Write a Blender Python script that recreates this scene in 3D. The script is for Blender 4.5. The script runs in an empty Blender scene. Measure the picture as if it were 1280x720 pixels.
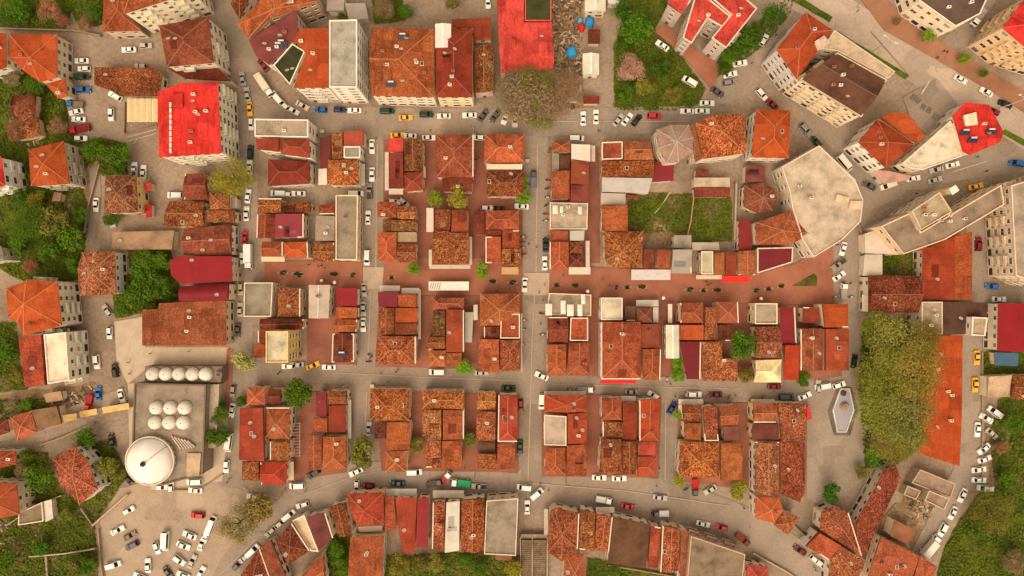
import bpy, bmesh, math, random
from mathutils import Vector, Matrix
random.seed(7)
S = 0.25            # metres on the ground per photo pixel
H = 230.0           # camera height
sc = bpy.context.scene
COL = sc.collection

def P(px, py, h=0.0):
    """photo pixel at height h -> world x, y"""
    k = S * (H - h) / H
    return ((px - 640.0) * k, (360.0 - py) * k)

# ------------------------------------------------------------------ materials
MATS = {}
def new_mat(name):
    m = bpy.data.materials.new(name); m.use_nodes = True
    nt = m.node_tree
    for n in list(nt.nodes): nt.nodes.remove(n)
    out = nt.nodes.new('ShaderNodeOutputMaterial')
    b = nt.nodes.new('ShaderNodeBsdfPrincipled')
    nt.links.new(b.outputs[0], out.inputs[0])
    MATS[name] = m; b.inputs['Specular IOR Level'].default_value = .12
    return m, nt, b
def N(nt, typ, **kw):
    n = nt.nodes.new(typ)
    for k, v in kw.items():
        if k in n.inputs: n.inputs[k].default_value = v
        else: setattr(n, k, v)
    return n
def mixc(nt, fac, a, b, mode='MIX'):
    n = nt.nodes.new('ShaderNodeMix'); n.data_type = 'RGBA'; n.blend_type = mode
    for s, v in ((0, fac), (6, a), (7, b)):
        if hasattr(v, 'links') or hasattr(v, 'is_linked'): nt.links.new(v, n.inputs[s])
        elif s == 0: n.inputs[0].default_value = v
        else: n.inputs[s].default_value = (*v, 1) if len(v) == 3 else v
    return n.outputs[2]
def ramp(nt, src, pts):
    r = nt.nodes.new('ShaderNodeValToRGB')
    el = r.color_ramp.elements
    while len(el) < len(pts): el.new(0.5)
    for e, (p, c) in zip(el, pts):
        e.position = p; e.color = (*c, 1) if not isinstance(c, (int, float)) else (c, c, c, 1)
    nt.links.new(src, r.inputs[0])
    return r.outputs[0]
def noise(nt, vec, scale, detail=3, rough=0.6, mapscale=None):
    if mapscale is not None:
        mp = nt.nodes.new('ShaderNodeMapping'); mp.inputs['Scale'].default_value = mapscale
        nt.links.new(vec, mp.inputs[0]); vec = mp.outputs[0]
    n = N(nt, 'ShaderNodeTexNoise'); n.inputs['Scale'].default_value = scale
    n.inputs['Detail'].default_value = detail; n.inputs['Roughness'].default_value = rough
    nt.links.new(vec, n.inputs['Vector'])
    return n.outputs[0]
def objcolor(nt):
    return nt.nodes.new('ShaderNodeObjectInfo').outputs['Color']
def worldpos(nt):
    return nt.nodes.new('ShaderNodeNewGeometry').outputs['Position']

def tile_mat(name, dark, light, patch, rough=0.85, tone=(.45, 1.0, 1.75)):
    """clay tile roof: tint from the object's colour, single tiles lighter or darker, worn patches"""
    m, nt, b = new_mat(name)
    uv = nt.nodes.new('ShaderNodeUVMap').outputs[0]
    base = objcolor(nt); wp = worldpos(nt)
    vo = N(nt, 'ShaderNodeTexVoronoi'); vo.inputs['Scale'].default_value = 1.0
    mp = nt.nodes.new('ShaderNodeMapping'); mp.inputs['Scale'].default_value = (4.2, 3.6, 1)
    off = noise(nt, uv, .6, 2)
    add = N(nt, 'ShaderNodeVectorMath', operation='ADD'); 
    nt.links.new(wp, mp.inputs[0])
    nt.links.new(mp.outputs[0], add.inputs[0]); nt.links.new(off, add.inputs[1])
    nt.links.new(add.outputs[0], vo.inputs['Vector'])
    sep = N(nt, 'ShaderNodeSeparateColor'); nt.links.new(vo.outputs['Color'], sep.inputs[0])
    n2 = noise(nt, wp, .16, 3, .6)
    n1 = noise(nt, uv, 1.2, 4, .7, (2.2, .8, 1))
    lo = tuple(c for c in tone)
    t = ramp(nt, sep.outputs[0], [(0, (lo[0], lo[0]*.9, lo[0]*.85)), (.28, (.7,.68,.65)), (.5, (lo[1],)*3), (.74, (1.1, 1.3, 1.4)), (.9, (lo[2]*.82, lo[2]*1.25, lo[2]*1.5)), (1, (lo[2]*1.0, lo[2]*1.8, lo[2]*2.5))])
    c1 = mixc(nt, dark, base, mixc(nt, 1.0, base, t, 'MULTIPLY'))
    d2 = ramp(nt, n1, [(.3, .45), (.5, 1.0), (.72, 1.5)])
    c2 = mixc(nt, light, c1, mixc(nt, 1.0, c1, d2, 'MULTIPLY'))
    d3 = ramp(nt, n2, [(.32, .5), (.5, 1.0), (.7, 1.3)])
    c3 = mixc(nt, patch, c2, mixc(nt, 1.0, c2, d3, 'MULTIPLY'))
    v2 = N(nt, 'ShaderNodeTexVoronoi', distance='CHEBYCHEV'); v2.inputs['Scale'].default_value = .2
    nt.links.new(uv, v2.inputs['Vector']); s2 = N(nt, 'ShaderNodeSeparateColor'); nt.links.new(v2.outputs['Color'], s2.inputs[0])
    c3 = mixc(nt, .7, c3, mixc(nt, 1.0, c3, ramp(nt, s2.outputs[0], [(0, (.68, .66, .64)), (.3, (.92, .9, .88)), (.65, (1.05, 1.06, 1.08)), (1, (1.2, 1.32, 1.45))]), 'MULTIPLY'))
    n5 = noise(nt, uv, .5, 4, .7, (1.6, .22, 1))
    c3 = mixc(nt, patch, c3, mixc(nt, 1.0, c3, ramp(nt, n5, [(.35, .62), (.5, 1.0), (.7, 1.18)]), 'MULTIPLY'))
    nt.links.new(c3, b.inputs['Base Color']); b.inputs['Roughness'].default_value = rough
    wv = N(nt, 'ShaderNodeTexWave', wave_type='BANDS', bands_direction='X'); wv.inputs['Scale'].default_value = .9
    wv.inputs['Distortion'].default_value = .6
    nt.links.new(uv, wv.inputs['Vector'])
    bp = N(nt, 'ShaderNodeBump'); bp.inputs['Strength'].default_value = .55; bp.inputs['Distance'].default_value = .12
    ad = N(nt, 'ShaderNodeMath', operation='ADD'); nt.links.new(wv.outputs[1], ad.inputs[0]); nt.links.new(sep.outputs[1], ad.inputs[1])
    nt.links.new(ad.outputs[0], bp.inputs['Height']); nt.links.new(bp.outputs[0], b.inputs['Normal'])
    return m
def plain_mat(name, color=None, rough=.8, vary=.25, scale=.5, metal=0, fine=.15):
    """paint, plaster, sheet: tint (object colour when color is None) with soft stains and fine grain"""
    m, nt, b = new_mat(name)
    base = objcolor(nt) if color is None else None
    wp = worldpos(nt)
    n1 = noise(nt, wp, scale, 4, .65); n2 = noise(nt, wp, 3.2, 3, .7)
    if base is None:
        rgb = nt.nodes.new('ShaderNodeRGB'); rgb.outputs[0].default_value = (*color, 1); base = rgb.outputs[0]
    d = ramp(nt, n1, [(.3, 1-vary), (.5, 1.0), (.72, 1+vary*.7)])
    c = mixc(nt, 1, base, d, 'MULTIPLY')
    d2 = ramp(nt, n2, [(.3, 1-fine), (.7, 1+fine)])
    c = mixc(nt, 1, c, d2, 'MULTIPLY')
    nt.links.new(c, b.inputs['Base Color']); b.inputs['Roughness'].default_value = rough; b.inputs['Metallic'].default_value = metal
    return m

tile_mat('tile_old', 1.0, .5, .6, tone=(.2, 1.0, 1.75))
tile_mat('tile_mid', .55, .4, .6, tone=(.35, 1.0, 1.45))
tile_mat('tile_new', .22, .3, .45, tone=(.6, 1.0, 1.25))
tile_mat('red_sheet', .35, .45, .8, .6, tone=(.6, 1.0, 1.25))
plain_mat('concrete', None, .9, .42, .22, 0, .2)
plain_mat('sheet_metal', None, .55, .16, .25, .0, .06)
plain_mat('wall_paint', None, .85, .16, .4)
plain_mat('white_trim', (.62, .55, .45), .8, .15)
plain_mat('ridge', None, .85, .2, 1.2)
plain_mat('dark_metal', (.06, .055, .05), .6)
plain_mat('tyre', (.02, .02, .02), .9)
plain_mat('wood', (.16, .09, .05), .8)
plain_mat('bark', (.09, .065, .045), .95)
def street_mat(name, color):
    m, nt, b = new_mat(name); wp = worldpos(nt)
    rgb = nt.nodes.new('ShaderNodeRGB'); rgb.outputs[0].default_value = (*color, 1)
    c = mixc(nt, 1, rgb.outputs[0], ramp(nt, noise(nt, wp, .07, 5, .65), [(.3, .84), (.5, 1.0), (.7, 1.14)]), 'MULTIPLY')
    c = mixc(nt, 1, c, ramp(nt, noise(nt, wp, 1.6, 4, .75), [(.3, .86), (.7, 1.12)]), 'MULTIPLY')
    v = N(nt, 'ShaderNodeTexVoronoi', distance='CHEBYCHEV'); v.inputs['Scale'].default_value = .11; nt.links.new(wp, v.inputs['Vector'])
    sp = N(nt, 'ShaderNodeSeparateColor'); nt.links.new(v.outputs['Color'], sp.inputs[0])
    c = mixc(nt, 1, c, ramp(nt, sp.outputs[0], [(0, .86), (.12, .88), (.14, 1.0), (.86, 1.0), (.88, 1.1), (1, 1.12)]), 'MULTIPLY')
    st = noise(nt, wp, .45, 3, .55)
    c = mixc(nt, 1, c, ramp(nt, st, [(.24, .62), (.33, 1.0)]), 'MULTIPLY')
    e = N(nt, 'ShaderNodeTexVoronoi', feature='DISTANCE_TO_EDGE'); e.inputs['Scale'].default_value = .16; nt.links.new(wp, e.inputs['Vector'])
    c = mixc(nt, 1, c, ramp(nt, e.outputs['Distance'], [(0, .9), (.03, 1.0)]), 'MULTIPLY')
    nt.links.new(c, b.inputs['Base Color']); b.inputs['Roughness'].default_value = .92
street_mat('asphalt', (.285, .222, .170)); street_mat('main_asphalt', (.40, .31, .235)); street_mat('car_park_earth', (.36, .272, .195))
plain_mat('gutter_stone', (.42, .31, .225), .9, .15, .3)
plain_mat('marking', (.5, .41, .32), .85, .3, 1.2, 0, .3)
plain_mat('plaza_stone', (.46, .36, .26), .85, .14, .25, 0, .1)
plain_mat('cloth', None, .9, .12, .6)

def car_paint():
    m, nt, b = new_mat('car_paint')
    nt.links.new(objcolor(nt), b.inputs['Base Color'])
    b.inputs['Roughness'].default_value = .35; b.inputs['Coat Weight'].default_value = .4
    b.inputs['Coat Roughness'].default_value = .15
car_paint()
m, nt, b = new_mat('glass')
nt.links.new(ramp(nt, nt.nodes.new('ShaderNodeObjectInfo').outputs['Random'], [(0, (.03, .026, .022)), (.6, (.06, .05, .042)), (.8, (.16, .13, .10)), (1, (.36, .30, .23))]), b.inputs['Base Color'])
b; b.inputs['Roughness'].default_value = .22
m, nt, b = new_mat('car_glass'); b.inputs['Base Color'].default_value = (.012, .012, .012, 1); b.inputs['Roughness'].default_value = .25
m, nt, b = new_mat('solar_glass'); b.inputs['Base Color'].default_value = (.022, .03, .06, 1); b.inputs['Roughness'].default_value = .35
m, nt, b = new_mat('lamp_glass'); b.inputs['Base Color'].default_value = (.7, .66, .58, 1); b.inputs['Roughness'].default_value = .3
m, nt, b = new_mat('water'); b.inputs['Base Color'].default_value = (.33, .30, .33, 1); b.inputs['Roughness'].default_value = .12

def grass_mat(name, cols, soil, soil_amt):
    m, nt, b = new_mat(name); wp = worldpos(nt)
    n1 = noise(nt, wp, .07, 4, .65); n2 = noise(nt, wp, .55, 5, .75); n3 = noise(nt, wp, .11, 4, .6, (1, 1.3, 1))
    c = ramp(nt, n1, [(.32, cols[0]), (.5, cols[1]), (.68, cols[2])])
    d = ramp(nt, n2, [(.3, .45), (.5, 1.0), (.72, 1.6)])
    c = mixc(nt, 1, c, d, 'MULTIPLY')
    f = ramp(nt, n3, [(soil_amt, 1.0), (soil_amt+.12, 0.0)])
    c = mixc(nt, f, c, soil)
    nt.links.new(c, b.inputs['Base Color']); b.inputs['Roughness'].default_value = .95
grass_mat('grass_green', [(.035, .062, .004), (.068, .105, .006), (.135, .14, .018)], (.14, .085, .035), .36)
grass_mat('grass_olive', [(.075, .085, .01), (.125, .118, .02), (.19, .15, .045)], (.17, .11, .055), .45)
def dirt_mat():
    m, nt, b = new_mat('dirt'); wp = worldpos(nt)
    n1 = noise(nt, wp, .12, 5, .7); n2 = noise(nt, wp, 1.1, 4, .75)
    c = ramp(nt, n1, [(.3, (.13, .075, .035)), (.5, (.22, .14, .075)), (.7, (.32, .225, .135))])
    c = mixc(nt, 1, c, ramp(nt, n2, [(.3, .55), (.7, 1.4)]), 'MULTIPLY')
    nt.links.new(c, b.inputs['Base Color']); b.inputs['Roughness'].default_value = .95
dirt_mat()
def ground_mat():
    m, nt, b = new_mat('ground'); wp = worldpos(nt)
    n1 = noise(nt, wp, .05, 5, .65); n2 = noise(nt, wp, .9, 4, .7)
    c = ramp(nt, n1, [(.3, (.20, .14, .09)), (.5, (.28, .205, .148)), (.7, (.35, .265, .19))])
    c = mixc(nt, 1, c, ramp(nt, n2, [(.3, .75), (.7, 1.2)]), 'MULTIPLY')
    nt.links.new(c, b.inputs['Base Color']); b.inputs['Roughness'].default_value = .95
ground_mat()
def brick_pave(name, c1, c2):
    m, nt, b = new_mat(name); wp = worldpos(nt)
    br = N(nt, 'ShaderNodeTexBrick'); br.inputs['Scale'].default_value = 1.6
    br.inputs['Color1'].default_value = (*c1, 1); br.inputs['Color2'].default_value = (*c2, 1)
    br.inputs['Mortar'].default_value = (c1[0]*.75, c1[1]*.9, c1[2]*1.0, 1); br.inputs['Mortar Size'].default_value = .02
    nt.links.new(wp, br.inputs['Vector'])
    n1 = noise(nt, wp, .1, 5, .65)
    c = mixc(nt, 1, br.outputs[0], ramp(nt, n1, [(.3, .72), (.5, 1.0), (.7, 1.22)]), 'MULTIPLY')
    nt.links.new(c, b.inputs['Base Color']); b.inputs['Roughness'].default_value = .9
brick_pave('brick_paving', (.34, .128, .075), (.29, .108, .062))
brick_pave('alley_paving', (.29, .108, .068), (.245, .094, .06))
brick_pave('pink_paving', (.33, .16, .09), (.29, .13, .075))
def leaf_mat():
    m, nt, b = new_mat('leaf')
    at = nt.nodes.new('ShaderNodeAttribute'); at.attribute_name = 'tone'
    d = ramp(nt, at.outputs['Fac'], [(0, (.6, .62, .6)), (.5, (1, 1, 1)), (1, (1.5, 1.4, 1.25))])
    c = mixc(nt, 1, objcolor(nt), d, 'MULTIPLY')
    nt.links.new(c, b.inputs['Base Color']); b.inputs['Roughness'].default_value = .75
leaf_mat()

# ------------------------------------------------------------------ mesh helpers
class MB:
    def __init__(s): s.v = []; s.f = []; s.m = []; s.mats = []
    def mi(s, mat):
        if mat not in s.mats: s.mats.append(mat)
        return s.mats.index(mat)
    def face(s, pts, mat):
        n = len(s.v); s.v += [tuple(p) for p in pts]; s.f.append(list(range(n, n+len(pts)))); s.m.append(s.mi(mat))
    def box(s, x0, y0, z0, x1, y1, z1, mat, M=None):
        p = [Vector(q) for q in ((x0,y0,z0),(x1,y0,z0),(x1,y1,z0),(x0,y1,z0),(x0,y0,z1),(x1,y0,z1),(x1,y1,z1),(x0,y1,z1))]
        if M is not None: p = [M @ q for q in p]
        n = len(s.v); s.v += [tuple(q) for q in p]; i = s.mi(mat)
        for f in ((0,3,2,1),(4,5,6,7),(0,1,5,4),(1,2,6,5),(2,3,7,6),(3,0,4,7)):
            s.f.append([n+k for k in f]); s.m.append(i)
    def prism(s, poly, z0, z1, mat, top=True, bottom=True, topmat=None):
        n = len(s.v); k = len(poly); i = s.mi(mat)
        zt = z1 if isinstance(z1, (list, tuple)) else [z1]*k
        s.v += [(x, y, z0) for x, y in poly] + [(poly[j][0], poly[j][1], zt[j]) for j in range(k)]
        for j in range(k):
            s.f.append([n+j, n+(j+1) % k, n+k+(j+1) % k, n+k+j]); s.m.append(i)
        if top: s.f.append([n+k+j for j in range(k)]); s.m.append(s.mi(topmat or mat))
        if bottom: s.f.append([n+k-1-j for j in range(k)]); s.m.append(i)
    def bar(s, a, b, w, h, mat):
        a = Vector(a); b = Vector(b); d = (b-a)
        if d.length < 1e-4: return
        d.normalize(); up = Vector((0,0,1)) if abs(d.z) < .95 else Vector((1,0,0))
        r = d.cross(up).normalized()*w/2; u = r.cross(d).normalized()*h/2
        q = [a-r-u, a+r-u, a+r+u, a-r+u, b-r-u, b+r-u, b+r+u, b-r+u]
        n = len(s.v); s.v += [tuple(t) for t in q]; i = s.mi(mat)
        for f in ((0,1,2,3),(7,6,5,4),(0,4,5,1),(1,5,6,2),(2,6,7,3),(3,7,4,0)):
            s.f.append([n+t for t in f]); s.m.append(i)
    def tube(s, pts, rads, mat, seg=8, cap=True):
        rings = []
        for j, p in enumerate(pts):
            p = Vector(p)
            d = Vector(pts[min(j+1, len(pts)-1)]) - Vector(pts[max(j-1, 0)])
            d.normalize(); up = Vector((0,0,1)) if abs(d.z) < .9 else Vector((1,0,0))
            a = d.cross(up).normalized(); c = d.cross(a).normalized()
            n = len(s.v); rings.append(n)
            for t in range(seg):
                an = 2*math.pi*t/seg
                s.v.append(tuple(p + (a*math.cos(an)+c*math.sin(an))*rads[j]))
        i = s.mi(mat)
        for q in range(len(rings)-1):
            for t in range(seg):
                s.f.append([rings[q]+t, rings[q]+(t+1) % seg, rings[q+1]+(t+1) % seg, rings[q+1]+t]); s.m.append(i)
        if cap:
            s.f.append([rings[0]+t for t in range(seg)][::-1]); s.m.append(i)
            s.f.append([rings[-1]+t for t in range(seg)]); s.m.append(i)
    def lathe(s, prof, mat, seg=16, c=(0,0)):
        rings = []
        for r, z in prof:
            rings.append(len(s.v))
            for t in range(seg):
                an = 2*math.pi*t/seg
                s.v.append((c[0]+r*math.cos(an), c[1]+r*math.sin(an), z))
        i = s.mi(mat)
        for q in range(len(rings)-1):
            for t in range(seg):
                s.f.append([rings[q]+t, rings[q]+(t+1) % seg, rings[q+1]+(t+1) % seg, rings[q+1]+t]); s.m.append(i)
        s.f.append([rings[0]+t for t in range(seg)][::-1]); s.m.append(i)
        s.f.append([rings[-1]+t for t in range(seg)]); s.m.append(i)
    def mesh(s, name, uv=False, smooth=False, recalc=True):
        me = bpy.data.meshes.new(name); me.from_pydata(s.v, [], s.f)
        for mn in s.mats: me.materials.append(MATS[mn])
        me.polygons.foreach_set('material_index', s.m)
        if recalc:
            bm = bmesh.new(); bm.from_mesh(me); bmesh.ops.recalc_face_normals(bm, faces=bm.faces); bm.to_mesh(me); bm.free()
        if uv:
            l = me.uv_layers.new(name='UVMap')
            for p in me.polygons:
                n = p.normal
                if abs(n.z) > .995 or abs(n.z) < .05 and False: ud, vd = Vector((1,0,0)), Vector((0,1,0))
                else:
                    ud = Vector((0,0,1)).cross(n)
                    ud = ud.normalized() if ud.length > 1e-4 else Vector((1,0,0))
                    vd = n.cross(ud)
                for li in p.loop_indices:
                    co = me.vertices[me.loops[li].vertex_index].co
                    l.data[li].uv = (co.dot(ud), co.dot(vd))
        if smooth:
            me.polygons.foreach_set('use_smooth', [True]*len(me.polygons))
        me.update()
        return me
    def obj(s, name, parent=None, loc=(0,0,0), color=None, **kw):
        return link(name, s.mesh(name, **kw), parent, loc, color)
def link(name, me, parent=None, loc=(0,0,0), color=None, rz=0):
    o = bpy.data.objects.new(name, me); COL.objects.link(o)
    o.location = loc; o.rotation_euler = (0, 0, rz)
    if parent is not None: o.parent = parent
    if color is not None: o.color = (*color, 1)
    return o
CHILD = {}
def copy_tree(root):
    r = root.copy(); COL.objects.link(r)
    for ch in list(root.children):
        c = ch.copy(); COL.objects.link(c); c.parent = r
        for g in list(ch.children):
            d = g.copy(); COL.objects.link(d); d.parent = c
    return r
THINGS = []   # (object, look, place, x, y)
def thing(name, cat, loc, look, place, group=None, rz=0, obj=None):
    o = obj if obj is not None else bpy.data.objects.new(name, None)
    if obj is None: COL.objects.link(o); o.empty_display_size = .5
    o.location = loc; o.rotation_euler = (0, 0, rz); o['category'] = cat
    if group: o['group'] = group
    THINGS.append((o, look, place, loc[0], loc[1]))
    return o
def struct(name, me_or_mb, kind='structure', color=None, **kw):
    o = me_or_mb.obj(name, color=color, **kw); o['kind'] = kind
    return o
ORD = ['first', 'second', 'third', 'fourth', 'fifth', 'sixth', 'seventh', 'eighth', 'ninth', 'tenth', 'eleventh', 'twelfth',
       'thirteenth', 'fourteenth', 'fifteenth', 'sixteenth', 'seventeenth', 'eighteenth', 'nineteenth', 'twentieth']
NUMW = ['zero', 'one', 'two', 'three', 'four', 'five', 'six', 'seven', 'eight', 'nine', 'ten', 'eleven', 'twelve', 'thirteen', 'fourteen', 'fifteen', 'sixteen', 'seventeen', 'eighteen', 'nineteen', 'twenty']
def finish_labels():
    groups = {}
    for t in THINGS: groups.setdefault((t[1], t[2]), []).append(t)
    seen = {}
    for (look, place), ts in groups.items():
        base = (look + ' ' + place).strip()
        if len(ts) == 1: ts[0][0]['label'] = base
        else:
            xs = [t[3] for t in ts]; ys = [t[4] for t in ts]
            if max(xs)-min(xs) >= max(ys)-min(ys): ts.sort(key=lambda t: t[3]); ends = ('westernmost', 'easternmost', 'from the west')
            else: ts.sort(key=lambda t: -t[4]); ends = ('northernmost', 'southernmost', 'from the north')
            n = len(ts)
            for i, t in enumerate(ts):
                w = ends[0] if i == 0 else ends[1] if i == n-1 else ORD[i] + ' ' + ends[2]
                t[0]['label'] = base + ', ' + w + (' of two' if n == 2 else '')
        for t in ts:
            l = t[0]['label']; n = len(l.replace(',', '').split())
            if n > 16 or n < 4: print('LABEL LENGTH', n, l)
            if l in seen: print('LABEL DUP', l)
            seen[l] = 1
# ------------------------------------------------------------------ ground, roads, paving
ZC = [0.004]
def nz(step=.004): ZC[0] += step; return ZC[0]
mb = MB(); mb.face([(-1500,-1500,0),(1500,-1500,0),(1500,1500,0),(-1500,1500,0)], 'ground'); struct('ground', mb)
def rough(pts, jit, step=9):
    out = []
    for i, a in enumerate(pts):
        b = pts[(i+1) % len(pts)]; L = math.hypot(b[0]-a[0], b[1]-a[1]); n = max(1, int(L/step))
        for k in range(n):
            t = k/n; j = jit if k else jit*.4
            out.append((a[0]+(b[0]-a[0])*t+random.uniform(-j, j), a[1]+(b[1]-a[1])*t+random.uniform(-j, j)))
    return out
def sheet(name, pts, mat, jit=0, thick=0, kind='structure'):
    if jit: pts = rough(pts, jit)
    w = [P(*p) for p in pts]
    a = sum(w[i][0]*w[(i+1) % len(w)][1]-w[(i+1) % len(w)][0]*w[i][1] for i in range(len(w)))
    if a < 0: w.reverse()
    mb = MB()
    if thick: mb.prism(w, -.05, thick+nz(.002), mat)
    else:
        z = nz(); mb.face([(x, y, z) for x, y in w], mat)
    return struct(name, mb, kind)
def strip_pts(pl, w):
    L, R = [], []
    for i, p in enumerate(pl):
        a = pl[max(i-1, 0)]; b = pl[min(i+1, len(pl)-1)]
        d = (b[0]-a[0], b[1]-a[1]); l = math.hypot(*d); n = (-d[1]/l*w/2, d[0]/l*w/2)
        L.append((p[0]+n[0], p[1]+n[1])); R.append((p[0]-n[0], p[1]-n[1]))
    return L + R[::-1]
def smooth_pl(pl, n=5):
    out = []
    for i in range(len(pl)-1):
        p0 = pl[max(i-1,0)]; p1 = pl[i]; p2 = pl[i+1]; p3 = pl[min(i+2, len(pl)-1)]
        for k in range(n):
            t = k/n
            out.append(tuple(.5*((2*p1[j])+(-p0[j]+p2[j])*t+(2*p0[j]-5*p1[j]+4*p2[j]-p3[j])*t*t+(-p0[j]+3*p1[j]-3*p2[j]+p3[j])*t**3) for j in (0,1)))
    return out+[pl[-1]]
def road(name, pl, w, mat='asphalt'): return sheet(name, strip_pts(smooth_pl(pl), w), mat)

# grass and soil first (lowest)
G = 'grass_green'; O = 'grass_olive'
LAWNS = [
 ([(-20,-20),(136,-20),(130,30),(100,36),(90,15),(82,36),(-20,36)], G),
 ([(-20,45),(10,60),(30,75),(50,104),(80,122),(88,160),(102,178),(100,228),(112,262),(110,292),(98,350),(30,352),(-20,325)], G),
 ([(100,178),(128,172),(158,180),(160,218),(128,220),(122,200),(104,214)], G),
 ([(160,313),(213,313),(222,345),(226,372),(200,386),(178,390),(145,398),(142,372),(148,345),(164,342)], G),
 ([(-20,404),(20,402),(30,482),(58,470),(34,486),(-20,492)], G),
 ([(-20,560),(60,566),(72,602),(106,640),(118,655),(126,740),(-20,740)], O),
 ([(100,560),(135,548),(152,575),(158,598),(118,654),(96,628),(120,606)], O),
 ([(768,60),(792,-20),(834,-20),(834,6),(818,38),(852,72),(882,112),(868,138),(767,138)], G),
 ([(893,80),(948,26),(1005,-20),(985,20),(958,55),(904,94),(894,96)], G),
 ([(784,240),(862,243),(914,246),(915,302),(868,302),(864,290),(784,292)], O),
 ([(1248,500),(1300,470),(1300,740),(1165,740),(1178,690),(1196,655),(1222,618),(1244,612),(1236,548)], G),
 ([(460,694),(610,690),(650,694),(652,740),(460,740)], O),
 ([(412,668),(440,668),(437,740),(404,740),(408,700)], G),
 ([(463,-20),(500,-20),(507,26),(468,30)], O),
 ([(758,704),(846,718),(842,740),(754,740)], G),
 ([(1078,400),(1150,396),(1150,560),(1120,580),(1082,585),(1072,480)], O),
 ([(1228,440),(1300,440),(1300,468),(1230,466)], G),
 ([(1102,317),(1150,312),(1150,344),(1100,344)], O),
 ([(-20,500),(60,498),(70,515),(20,520),(-20,530)], O),
 ([(735,696),(765,704),(760,740),(730,740)], G)]
for pts, mt in LAWNS: sheet('lawn', pts, mt, 1.6)
for pts in ([(688,-20),(728,-20),(724,60),(730,110),(742,135),(716,150),(692,90)], [(10,150),(30,120),(58,130),(62,175),(40,190),(12,178)],
            [(-20,495),(120,478),(122,500),(80,520),(-20,560)], [(104,178),(128,208),(118,260),(112,290),(84,290),(80,240),(102,228)],
            [(60,575),(98,552),(120,560),(96,572),(70,600)], [(-20,642),(20,648),(60,652),(66,690),(20,694),(-20,690)],
            [(1130,618),(1158,600),(1175,640),(1140,668),(1120,650)], [(1230,530),(1262,520),(1256,600),(1238,610),(1232,560)],
            [(800,275),(862,285),(866,300),(862,310),(800,302)]):
    sheet('dirt_yard', pts, 'dirt', 2.2)
sheet('car_park_ground', [(126,650),(150,610),(200,600),(232,598),(296,602),(330,625),(302,690),(286,740),(128,740)], 'car_park_earth', 1.2)
sheet('plaza', [(143,402),(178,396),(182,434),(286,434),(284,466),(182,462),(160,480),(146,452)], 'plaza_stone')
sheet('mosque_yard', [(160,480),(284,462),(286,600),(190,612),(162,560)], 'plaza_stone')
sheet('dome_shadow_paving', [(190,612),(203,606),(206,622),(199,633),(192,632),(187,622)], 'plaza_stone') if False else None
# streets
road('west_street', [(283,-30),(293,40),(311,112),(330,152)], 36)
road('west_street_south', [(309,140),(308,300),(302,440),(296,560),(290,610)], 27)
road('middle_street', [(467,150),(466,330),(458,470),(447,596)], 25)
road('central_street', [(670,140),(668,350),(664,500),(662,622)], 30)
road('short_street', [(838,482),(834,612)], 22)
road('upper_cross_street', [(312,146),(470,151),(640,153),(780,151),(880,146),(908,112),(950,50),(1000,-30)], 34)
road('lower_cross_street', [(305,464),(470,468),(660,476),(860,480),(1066,492)], 26)
road('lower_curve_street', [(280,740),(300,702),(345,655),(400,612),(480,598),(640,612),(800,617),(880,635),(960,672),(1050,740)], 42)
road('market_street', [(990,98),(1058,186),(1080,232),(1062,300),(1054,380),(1064,470),(1040,520)], 32)
road('bank_street', [(1075,246),(1140,222),(1200,206),(1300,196)], 38)
road('east_street', [(1226,268),(1215,330),(1212,420),(1212,560),(1190,622),(1140,720),(1125,760)], 30)
road('east_side_street', [(1205,372),(1310,362)], 26)
road('main_road', [(900,-75),(1000,-12),(1100,51),(1190,104),(1310,176)], 50, 'main_asphalt')
road('hospital_lane', [(1175,70),(1210,30),(1245,-20)], 22)
sheet('fountain_square', [(1008,500),(1075,480),(1085,560),(1068,600),(1040,640),(1008,622)], 'asphalt', 0)
road('hillside_lane', [(-30,548),(40,535),(120,505),(160,492)], 16, 'car_park_earth')
road('garden_path', [(118,210),(120,250),(112,300)], 13)
# paving slabs with a real kerb step
B = 'brick_paving'; A = 'alley_paving'
for nm, pts, mt in (
 ('pedestrian_street', [(331,326),(453,327),(453,361),(331,354)], B),
 ('pedestrian_street', [(480,322),(653,322),(653,369),(478,369)], B),
 ('pedestrian_street', [(688,330),(760,335),(905,343),(948,342),(992,330),(1040,304),(1042,382),(686,371)], B),
 ('alley_pavement', [(480,176),(653,171),(653,321),(480,321)], A),
 ('alley_pavement', [(688,184),(748,184),(750,329),(688,329)], A),
 ('alley_pavement', [(474,370),(653,370),(652,463),(469,458)], A),
 ('alley_pavement', [(384,362),(448,362),(446,456),(384,454)], A),
 ('alley_pavement', [(685,372),(1042,383),(1052,386),(1052,470),(1020,474),(683,469)], A),
 ('alley_pavement', [(470,489),(650,493),(648,590),(477,588)], A),
 ('alley_pavement', [(677,491),(826,496),(823,597),(677,595)], A),
 ('alley_pavement', [(848,502),(1008,505),(1006,620),(846,601)], A),
 ('alley_pavement', [(383,490),(436,488),(434,590),(366,600),(366,545)], A),
 ('terrace_paving', [(1102,648),(1120,628),(1160,648),(1132,690),(1096,668)], 'dirt'),
 ('brick_footpath', [(284,436),(292,436),(289,512),(281,512)], B),
 ('red_courtyard', [(818,40),(846,62),(890,112),(902,84),(866,60),(830,30)], B),
 ('roadside_pavement', [(1054,-30),(1076,-30),(1132,22),(1200,68),(1262,104),(1310,132),(1310,160),(1240,116),(1168,74),(1104,38)], 'pink_paving'),
 ('bank_forecourt', [(1128,122),(1170,98),(1196,130),(1188,150),(1160,172),(1136,146)], 'asphalt')):
    sheet(nm, pts, mt, 0, .10)
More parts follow.
